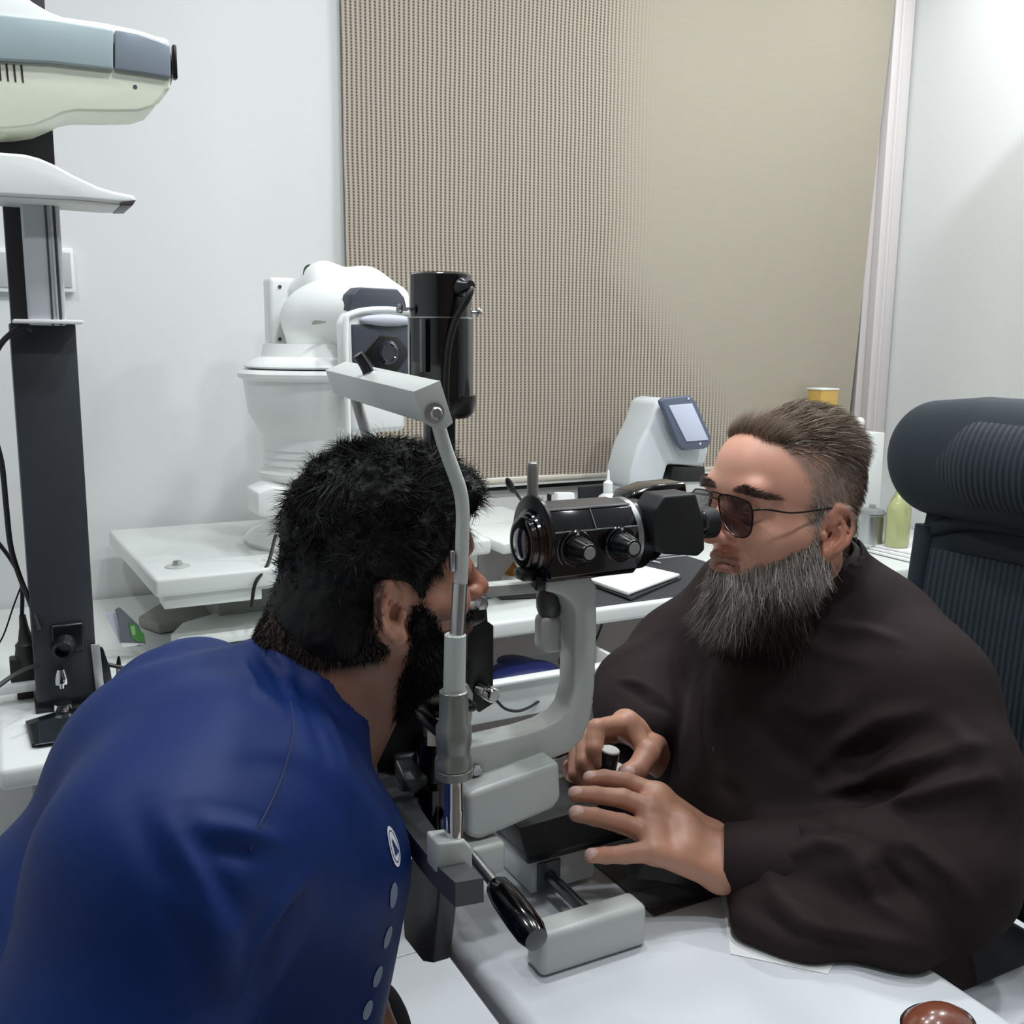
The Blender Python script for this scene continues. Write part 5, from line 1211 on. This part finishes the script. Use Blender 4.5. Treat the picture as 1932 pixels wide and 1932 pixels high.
for (u0, u1, n_) in ((0, 40, 'white wall socket left of the charcoal column'), (112, 142, 'white wall socket just right of the charcoal column')):
    p0 = aty(u0-(30 if u0 == 0 else 30), 466, 2.44); p1 = aty(u1, 552, 2.44)
    so_ = MB().box(((p0[0]+p1[0])/2, 2.440, (p0[2]+p1[2])/2), (abs(p1[0]-p0[0]), .02, abs(p1[2]-p0[2])), bevel=.004)
    s1 = so_.build('wall_socket', M_WHITE); tag(s1, n_, 'socket')
    MB().box(((p0[0]+p1[0])/2, 2.4285, (p0[2]+p1[2])/2), (abs(p1[0]-p0[0])*.78, .004, abs(p1[2]-p0[2])*.78), bevel=.001).build('face_panel', mat('panel_grey', (186, 188, 186), .5), None, loc=wloc(s1)); fp = bpy.context.scene.collection.objects[-1]; fp.parent = s1; fp.location = (0, 0, 0)
# framed glossy plate lying in front of the column
fpz = .758
def flat(pts, z0, th, bevel=.001): return MB().prism([tuple(atz(u_, v_, z0)[:2]) for u_, v_ in pts], (0, 0, z0), (1, 0, 0), (0, 1, 0), (0, 0, th), bevel)
tr = flat([(48, 1367), (60, 1411), (165, 1396), (215, 1352), (205, 1336), (120, 1345)], .7505, .006).build('picture_frame', M_BLACK); tag(tr, 'small black framed glossy plate lying at the front of the left desk', 'frame')
g_ = flat([(56, 1368), (66, 1406), (163, 1391), (208, 1350), (200, 1340), (120, 1349)], .757, .0012, 0).build('glass_plate', mat('mirror_dark', (120, 132, 140), .05, metal=.9), None, loc=wloc(tr)); g_.parent = tr; g_.location = (0, 0, 0)
# ball pen in a clip, standing
pen = thing('pen', 'grey ball pen with black tip standing upright right of the column', 'pen', tuple(aty(225, 1330, 1.74)))
pa, pb_, pc_ = aty(224, 1238, 1.74), aty(224, 1254, 1.74), aty(225, 1335, 1.74)
MB().lathe(tuple(pb_), tuple(pa-pb_), [(.0042, 0), (.0028, .010), (.0014, float(np.linalg.norm(pa-pb_)))], n=14).build('pen_tip', M_BLACK, pen)
MB().cyl(tuple(pb_), tuple(pc_), .0042).build('barrel', mat('pen_grey', (150, 152, 152), .4), pen)
# leaflet with green print
lf = thing('leaflet', 'folded grey leaflet with a green leaf print standing on the left desk', 'leaflet', tuple(aty(235, 1210, 1.95)))
def hullY(pts, y, d, bevel=0): return MB().hull([tuple(aty(u_, v_, y)+[0, d_, 0]) for d_ in (0, d) for u_, v_ in pts], bevel=bevel)
hullY([(217, 1150), (226, 1146), (262, 1180), (276, 1214), (262, 1219), (229, 1215)], 1.93, .002).build('cover', mat('leaflet_grey', (110, 112, 122), .5), lf)
hullY([(197, 1158), (216, 1156), (230, 1216), (226, 1214)], 1.935, .002).build('back_page', mat('leaflet_white', (206, 208, 222), .6), lf)
hullY([(229, 1214), (262, 1216), (272, 1215), (232, 1222)], 1.925, .012).build('spine', M_WHITE, lf)
hullY([(243, 1176), (252, 1176), (272, 1196), (274, 1208), (264, 1213), (252, 1206), (245, 1192)], 1.9285, .0008).build('green_print', mat('leaf_green', (70, 140, 66), .5), lf)
hullY([(246, 1182), (254, 1180), (256, 1196), (250, 1200)], 1.9278, .0006).build('pale_print', mat('pale_green', (150, 190, 130), .5), lf)
# white tray and papers under the table of the autorefractor
ty = flat([(322, 1212), (345, 1188), (496, 1145), (560, 1150), (560, 1190), (470, 1208), (352, 1224)], .776, .016, .004).build('tray', M_DESK); tag(ty, 'long white tray leaning over papers beside the patient\'s shoulder', 'tray')
pp_ = flat([(262, 1182), (300, 1158), (420, 1140), (480, 1150), (420, 1178), (300, 1196)], .752, .022, .003).build('document_stack', mat('dim_paper', (150, 150, 142), .8)); tag(pp_, 'stack of grey papers behind the leaflet on the left desk', 'papers')

# ------------------------------------------------------------------ autorefractor and its table
at_ = thing('refractor_table', 'white lifting table holding the autorefractor against the back wall', 'table', (.6, 2.12, .75))
tp = [(.238, 1.862), (.470, 1.868), (.575, 1.915), (.64, 1.95), (1.0, 1.95), (1.0, 2.40), (.214, 2.40)]
MB().prism([(.238, 1.862), (.62, 1.868), (.70, 1.93), (.965, 1.95), (.965, 2.40), (.214, 2.40)], (0, 0, .882), (1, 0, 0), (0, 1, 0), (0, 0, .036), .008, 4).build('tabletop', M_DESK, at_)
MB().box((.345, 1.905, .869), (.18, .06, .026), bevel=.002).box((.60, 2.18, .866), (.68, .42, .03), bevel=.002).build('apron', M_DESK, at_)
MB().box((.52, 2.14, .815), (.28, .24, .10), bevel=.004).build('lifting_base', mat('base_dim', (150, 152, 146), .6), at_)
MB().box((.52, 2.14, .757), (.34, .30, .014), bevel=.004).build('foot_plate', mat('base_dim', (150, 152, 146), .6), at_)
sc_ = thing('suction_pad', 'clear suction pad with small metal nut on the white lifting table', 'suction pad', tuple(atz(335, 1068, .918)))
pq = atz(335, 1069, .918); MB().lathe(tuple(pq), (0, 0, 1), [(.024, 0), (.023, .002), (.008, .004), (0, .004)], n=30).build('pad', mat('clear_rubber', (188, 196, 188), .3), sc_)
MB().lathe((pq[0], pq[1], pq[2]+.003), (0, 0, 1), [(.010, 0), (.010, .006), (.007, .009), (0, .009)], n=6, smooth=False).build('nut', M_STEEL, sc_)
ar_ = thing('autorefractor', 'white autorefractor with dark front panel and round lens on the lifting table', 'instrument', (.62, 2.05, .918))
cx, cy = .622, 2.10; hx_ = .655-.02; hy_ = 2.085
M_AR = mat('instrument_white', (244, 247, 244), .32)
MB().lathe((cx, cy, .918), (0, 0, 1), [(.16, 0), (.165, .01), (.15, .03), (.10, .055), (.115, .11), (.130, .145), (.134, .150), (.134, .156), (.122, .160)], n=56).build('foot', M_AR, ar_)
MB().lathe((cx, cy, 1.075), (0, 0, 1), [(.121, 0), (.119, .014), (.122, .016), (.119, .030), (.122, .032), (.120, .046), (.123, .048), (.121, .075)], n=56).build('bellows', M_AR, ar_)
MB().lathe((cx, cy, 1.148), (0, 0, 1), [(.121, 0), (.128, .012), (.148, .050), (.154, .100), (.157, .118), (.167, .124), (.168, .132), (.160, .140)], n=64).build('bowl', M_AR, ar_)
MB().lathe((cx, cy, 1.2885), (0, 0, 1), [(.140, 0), (.142, .0018)], n=56).build('gap_ring', M_BLACK, ar_)
MB().lathe((cx, cy, 1.2905), (0, 0, 1), [(.150, 0), (.156, .004), (.150, .012), (.118, .024), (.112, .05)], n=56).build('turntable', M_AR, ar_)
al = math.radians(-76)      # direction the instrument looks (towards the camera, to the right)
dv = np.array([math.cos(al), math.sin(al), 0]); sv_ = np.array([-math.sin(al), math.cos(al), 0])
S = Sdf((cx-.30, cy-.30, 1.29), (cx+.32, cy+.30, 1.56), .0065)
RR_ = Matrix.Rotation(al, 4, 'Z')
S.ell((hx_+.045, hy_, 1.398), (.180, .120, .082), .02, R=RR_)
S.cap(np.array([cx+.035, cy, 1.31]), np.array([cx+.04, cy, 1.36]), .098, .100, .03)
S.cap(np.array([hx_+.02, hy_, 1.405])+dv*.05, np.array([hx_+.02, hy_, 1.402])+dv*.15, .072, .068, .03, sq=(1, 1, .8))
S.plane(np.array([hx_+.02, hy_, 1.40])+dv*.165, dv+np.array([0, 0, .12]), .010)
V, Q = S.mesh(); link_mesh('head', npmesh(V, Q), M_AR, ar_)
hp0, hp1 = aty(556, 540, 2.20), aty(585, 522, 2.18)
S = Sdf((.44, 1.98, 1.36), (.82, 2.36, 1.58), .006)
S.cap(aty(572, 552, 2.22), aty(610, 532, 2.18), .034, .036, .02); S.cap(aty(612, 532, 2.18), aty(690, 552, 2.12), .040, .044, .03); S.cap(aty(690, 545, 2.12), aty(740, 570, 2.10), .045, .04, .03)
V, Q = S.mesh(); link_mesh('upper_arm', npmesh(V, Q), M_AR, ar_)
MB().lathe(tuple(aty(592, 531, 2.20)), tuple(aty(620, 521, 2.17)-aty(592, 531, 2.20)), [(.0375, 0), (.0375, .002)], n=36).build('joint_ring', M_BLACK, ar_)
pb0 = aty(503, 523, 2.24); pb1 = aty(560, 655, 2.24)
MB().box(((pb0[0]+pb1[0])/2, 2.25, (pb0[2]+pb1[2])/2-.0), (abs(pb1[0]-pb0[0]), .06, abs(pb1[2]-pb0[2])), bevel=.010, seg=3).build('rear_plate', M_AR, ar_)
for v_ in (541, 640): q_ = aty(528, v_, 2.219); MB().lathe(tuple(q_), (0, -1, 0), [(.004, -.001), (.004, .001), (0, .001)], n=14).build('screw', M_GREYD, ar_)
def fp3(a, b, c): return tuple(np.array([hx_+.02, hy_, -.012])+dv*a+sv_*b+np.array([0, 0, c]))
def faceprism(pts, a, dep, m, name, bevel=.003, seg=3, parent=ar_):
    return MB().prism(pts, fp3(a, 0, 0), tuple(sv_), (0, 0, 1), tuple(dv*dep), bevel, seg).build(name, m, parent)
faceprism([(-.070, 1.418), (.070, 1.418), (.062, 1.448), (.045, 1.464), (-.045, 1.464), (-.062, 1.450)], .135, .036, M_SLATE, 'upper_panel')
faceprism([(-.086, 1.283), (.086, 1.283), (.090, 1.395), (.078, 1.414), (-.078, 1.414), (-.090, 1.395)], .150, .045, M_AR, 'face_frame', .006)
ff = faceprism([(-.080, 1.289), (.080, 1.289), (.082, 1.392), (-.082, 1.392)], .190, .0085, M_SLATE, 'face_panel', .003)
faceprism([(-.056, 1.338), (-.022, 1.372), (.022, 1.372), (.056, 1.338), (.022, 1.300), (-.022, 1.300)], .1945, .006, M_BLACK, 'lens_recess', .002)
MB().lathe(fp3(.199, 0, 1.338), tuple(dv), [(.024, 0), (.024, .003), (.018, .005), (.016, .002), (0, .002)], n=36).build('lens', M_GLASS, ar_)
MB().ell(fp3(.200, 0, 1.401), (.010, .066, .012), RR_).build('forehead_rest', mat('rest_lilac', (190, 192, 204), .45), ar_)
fr_ = [fp3(.20, -.095, .93), fp3(.20, -.096, 1.20), fp3(.198, -.096, 1.38), fp3(.198, -.080, 1.412), fp3(.198, 0, 1.422), fp3(.198, .080, 1.412), fp3(.198, .096, 1.38), fp3(.20, .096, 1.20), fp3(.20, .095, .93)]
MB().tube(fr_, .0062, n=10, sub=5).build('headrest_frame', M_AR, ar_)
MB().box(fp3(.12, 0, 1.215), (.10, .13, .075), rz=al, bevel=.012, seg=3).build('chin_unit', M_AR, ar_)
bxp = aty(515, 950, 1.97); o_ = MB().hull([tuple(aty(u_, v_, 1.95)+[0, d_, 0]) for d_ in (0, .10) for u_, v_ in ((485, 930), (515, 918), (560, 925), (560, 980), (530, 985), (486, 972))], bevel=.005, seg=3).build('printer_unit', M_AR, ar_)
lg = hullY([(588, 608), (594, 604), (615, 606), (615, 609), (596, 608), (590, 613)], 1.962, .0008)
lg.build('printed_mark', mat('mark_grey', (150, 146, 140), .5), ar_)
cable('instrument_cable', [(520, 1010, 1.93), (505, 1065, 1.88), (482, 1100, 1.86), (474, 1145, 1.85)], .0035, 'dark cable hanging off the front of the white lifting table')

# ------------------------------------------------------------------ raised shelf and desk items
sh = thing('desk_shelf', 'raised white shelf on a curved bracket above the desk, behind the patient\'s forehead', 'shelf', (1.05, 2.15, .75))
MB().prism([(.98, 1.925), (1.17, 1.955), (1.20, 2.00), (1.21, 2.38), (.98, 2.38)], (0, 0, .884), (1, 0, 0), (0, 1, 0), (0, 0, .026), .005, 3).build('shelf_board', M_DESK, sh)
MB().prism([(.98, .752), (1.02, .752), (1.045, .80), (1.10, .865), (1.14, .883), (.98, .883)], (0, 2.05, 0), (1, 0, 0), (0, 0, 1), (0, .20, 0), .004, 3).build('bracket', mat('bracket_grey', (146, 140, 138), .5), sh)
o = MB().box((1.215, 2.20, .793), (.12, .07, .04), bevel=.01, seg=3).box((1.19, 2.21, .77), (.10, .06, .03), bevel=.008).build('orange_box', mat('orange_cloth', (226, 150, 40), .6)); tag(o, 'orange case under the raised white shelf', 'case')
o = MB().box((1.17, 2.06, .7535), (.10, .07, .003), rz=.5, bevel=.001).build('card', mat('lilac_card', (196, 186, 224), .5)); tag(o, 'pale lilac card in front of the orange case', 'card')
o = MB().box(tuple(atz(915, 1098, .757)), (.17, .10, .012), rz=-.25, bevel=.003).build('paper_block', mat('greenish_white', (214, 226, 216), .5)); tag(o, 'white paper block on the desk beside the patient\'s nose', 'paper')
o = MB().box(tuple(atz(978, 1120, .757)), (.10, .06, .012), rz=-.25, bevel=.004).build('mobile_phone', mat('phone_dark', (60, 56, 58), .25)); tag(o, 'dark phone lying on the desk behind the illumination arm', 'phone')
# occluder spoon and small frames in a cup on the shelf
oc = thing('eye_occluder', 'black eye occluder spoon leaning upright behind the microscope objective', 'occluder', (1.10, 2.1, .91))
a0, a1, a2 = aty(957, 906, 2.10), aty(968, 926, 2.10), aty(1004, 972, 2.12)
MB().ell(tuple((a0+a1)/2), (.0095, .004, .022), Matrix.Rotation(math.radians(-28), 4, 'Y')).build('paddle', M_BLACK, oc)
MB().tube([tuple(a1+[0, 0, .004]), tuple((a1+a2)/2+[.0, 0, .002]), tuple(a2)], [.005, .003, .003], n=10).build('handle', M_BLACK, oc)
MB().lathe((a2[0]+.005, 2.12, .911), (0, 0, 1), [(.022, 0), (.024, .035), (.022, .035), (.020, .004), (0, .004)], n=28).build('holder_cup', mat('grey_cup', (150, 146, 144), .5), oc)
for (u_, v_, c_, n_) in ((1012, 938, (120, 70, 66), 'slim red-brown pen in the cup behind the microscope'), (1024, 937, (170, 168, 164), 'slim pale pen in the cup behind the microscope')):
    t0 = aty(u_, v_, 2.13); o = MB().tube([tuple(t0), tuple(t0+[.004, 0, -.05])], [.002, .004], n=8, sub=1).build('pen', mat('pen_%d' % u_, c_, .4)); tag(o, n_, 'pen')
wp_ = hullY([(1052, 930), (1084, 930), (1100, 1062), (1052, 1064)], 2.25, .02, .002).build('white_box', M_PAPER); tag(wp_, 'small white box standing right behind the steel post of the microscope', 'box')
bfm = hullY([(1094, 920), (1164, 914), (1164, 1052), (1094, 1052)], 2.30, .012, .001).build('black_panel', M_BLACKM); tag(bfm, 'small black panel leaning behind the dropper bottle', 'panel')
bt = thing('dropper_bottle', 'white dropper bottle with pointed nozzle in front of the black panel', 'bottle', tuple(aty(1145, 1010, 2.18)))
q = aty(1146, 960, 2.18); zt = lambda v: float(aty(1146, v, 2.18)[2]-q[2])
MB().lathe(tuple(q), (0, 0, 1), [(.028, .7505-q[2]), (.028, zt(945)), (.024, zt(936)), (.012, zt(930)), (.012, zt(926))], n=32).build('body', mat('bottle_white', (224, 228, 226), .3), bt)
MB().lathe(tuple(q), (0, 0, 1), [(.0125, zt(927)), (.0125, zt(911)), (.010, zt(909)), (.005, zt(906)), (.0022, zt(888)), (0, zt(886))], n=24).build('nozzle_cap', mat('cap_white', (238, 240, 238), .35), bt)
# tabletop tonometer with tilted screen
tn = thing('tonometer', 'white arch-shaped tabletop tonometer with a tilted touch screen behind the eyepieces', 'instrument', (1.60, 2.25, .75))
prismY([(1190, 925), (1192, 890), (1206, 840), (1226, 800), (1241, 756), (1262, 750), (1320, 800), (1340, 850), (1330, 880), (1262, 876), (1248, 925)], 2.20, .13, bevel=.014, seg=5).build('arch_body', mat('device_white', (214, 220, 222), .3), tn)
MB().box((1.64, 2.32, .80), (.24, .14, .10), bevel=.02, seg=4).build('foot', MATS['device_white'], tn)
prismY([(1268, 880), (1330, 880), (1332, 910), (1262, 910)], 2.22, .10, bevel=.003).build('mechanism', M_GLOSS, tn)
prismY([(1188, 922), (1250, 922), (1260, 990), (1186, 990)], 2.21, .12, bevel=.006).build('column', MATS['device_white'], tn)
so2 = prismY([(1246, 757), (1253, 751), (1302, 746), (1313, 756), (1343, 826), (1340, 840), (1330, 847), (1290, 850), (1280, 840)], 2.165, .018, bevel=.005, seg=4).build('screen_housing', mat('housing_slate', (96, 104, 122), .35), tn)
prismY([(1262, 765), (1306, 761), (1337, 830), (1296, 833)], 2.1625, .003, bevel=.0005).build('screen', mat('lcd', (188, 194, 212), .3, emit=.25), tn)
for u_, v_ in ((1299, 752), (1321, 837)): MB().lathe(tuple(aty(u_, v_, 2.1645)), (0, -1, 0), [(.003, -.001), (.003, .001), (0, .001)], n=12).build('indicator', mat('indicator_white', (235, 238, 245), .4), tn)
# notebook
nb = thing('notebook', 'open white notebook with dark cover on the black desk pad', 'notebook', (1.40, 2.0, .753))
def quad(pts, z0, th, name, m, bevel=.001): flat(pts, z0, th, bevel).build(name, m, nb)
quad([(1106, 1102), (1190, 1134), (1286, 1092), (1218, 1078)], .754, .004, 'cover', M_BLACK)
quad([(1110, 1099), (1185, 1125), (1236, 1102), (1167, 1086)], .758, .010, 'left_pages', M_PAPER, .003)
quad([(1186, 1124), (1283, 1088), (1218, 1073), (1165, 1085)], .7585, .008, 'right_pages', M_PAPER, .003)
o = MB().tube([tuple(atz(1222, 1057, .757)), tuple(atz(1246, 1062, .757))], [.004, .002], n=10, sub=1).build('pen', mat('white_pen', (232, 232, 232), .4)); tag(o, 'white pen tip poking out behind the binocular housing', 'pen')
cable('hanging_cable', [(935, 1320, 1.75), (955, 1338, 1.75), (985, 1340, 1.76), (1020, 1320, 1.80), (1052, 1284, 1.88), (1090, 1250, 1.95), (1120, 1215, 2.0), (1136, 1178, 2.02)], .0032, 'black cable hanging in a loop under the right desk')
# things at the right end of the desk
wbx = thing('white_carton', 'tall plain white carton behind the doctor\'s head', 'carton', tuple(aty(1630, 960, 2.15)*[1, 1, 0]+[0, 0, .75]))
q0, q1 = aty(1592, 818, 2.18), aty(1660, 820, 2.18)
MB().box(((q0[0]+q1[0])/2, 2.20, (.80+q0[2])/2), (q1[0]-q0[0], .08, q0[2]-.80), bevel=.003).build('carton_body', M_WHITE, wbx)
MB().box((q1[0]-.012, 2.165, .836), (.05, .03, .022), bevel=.004).build('black_clip', M_BLACK, wbx)
MB().box(((q0[0]+q1[0])/2, 2.20, .775), (q1[0]-q0[0], .08, .048), bevel=.003).build('carton_foot', M_WHITE, wbx)
bo = thing('lotion_bottle', 'white bottle with round white cap peeping above the white carton', 'bottle', tuple(aty(1621, 815, 2.30)*[1, 1, 0]+[0, 0, .75]))
q = aty(1621, 812, 2.30)
MB().lathe((q[0], 2.30, .75), (0, 0, 1), [(.030, 0), (.030, q[2]-.75-.02), (.022, q[2]-.75), (.012, q[2]-.75+.006)], n=28).build('bottle_body', M_WHITE, bo)
MB().lathe((q[0], 2.30, q[2]+.004), (0, 0, 1), [(.0125, 0), (.0125, .014), (.015, .016), (.0155, .026), (.010, .036), (0, .038)], n=28).build('cap', mat('cap_white2', (240, 242, 240), .35), bo)
yb = thing('yellow_box', 'tall yellow tin with white rim standing against the blind behind the doctor', 'tin', tuple(aty(1565, 770, 2.36)*[1, 1, 0]+[0, 0, .75]))
q0, q1 = aty(1550, 736, 2.33), aty(1582, 737, 2.33)
MB().box(((q0[0]+q1[0])/2, 2.36, (.75+q0[2])/2), (q1[0]-q0[0], .06, q0[2]-.75), bevel=.003).build('tin_body', mat('mustard', (196, 160, 84), .5), yb)
MB().box(((q0[0]+q1[0])/2, 2.36, q0[2]+.002), (q1[0]-q0[0]+.004, .064, .005), bevel=.001).build('rim', M_WHITE, yb)
cn = thing('steel_canister', 'brushed steel canister with glass lid at the right end of the desk', 'canister', tuple(aty(1645, 1045, 2.08)*[1, 1, 0]+[0, 0, .75]))
q = aty(1644, 985, 2.08)
MB().lathe((q[0], 2.08, .75), (0, 0, 1), [(.040, 0), (.040, q[2]-.75-.002), (.042, q[2]-.75), (.042, q[2]-.745)], n=40).build('canister_body', M_STEEL, cn)
MB().lathe((q[0], 2.08, q[2]+.005), (0, 0, 1), [(.041, 0), (.034, .010), (.010, .016), (.010, .024), (0, .026)], n=36).build('lid', mat('clear_lid', (200, 204, 204), .1, trans=.6), cn)
gb = thing('spray_bottle', 'transparent bottle of yellow-green liquid at the desk end beside the chair', 'bottle', tuple(aty(1690, 1045, 2.0)*[1, 1, 0]+[0, 0, .75]))
q = aty(1690, 1045, 2.0)
MB().lathe((q[0], 2.0, .752), (0, 0, 1), [(.030, 0), (.034, .01), (.034, .11), (.026, .135), (.014, .155), (.012, .17)], n=32).build('liquid_body', mat('yellow_liquid', (226, 230, 168), .12, trans=.6), gb)
MB().lathe((q[0], 2.0, .920), (0, 0, 1), [(.014, 0), (.014, .018), (.008, .022), (.006, .05), (0, .052)], n=20).build('spray_neck', mat('teal_cap', (120, 170, 160), .4), gb)
MB().tube([(q[0]-.012, 2.0, .935), (q[0]-.016, 2.0, .99)], .0022, n=6, sub=1).build('trigger', M_GREYD, gb)
for k in range(3):
    o = MB().box((2.36+.01*k, 1.985, .756+.008*k), (.22, .16, .0065), rz=.05*k, bevel=.001).build('paper_pad', M_PAPER); tag(o, 'white paper pad in the pile at the right desk end, %s' % ('lowest of the pile', 'middle of the pile', 'topmost of the pile')[k], 'paper pad', 'paper pads at the right end of the desk')
for o_ in (cn, gb): o_.location.z += .024
# dark wooden door frame at the right edge of view
dd_ = aty(1932, 700, 2.0)
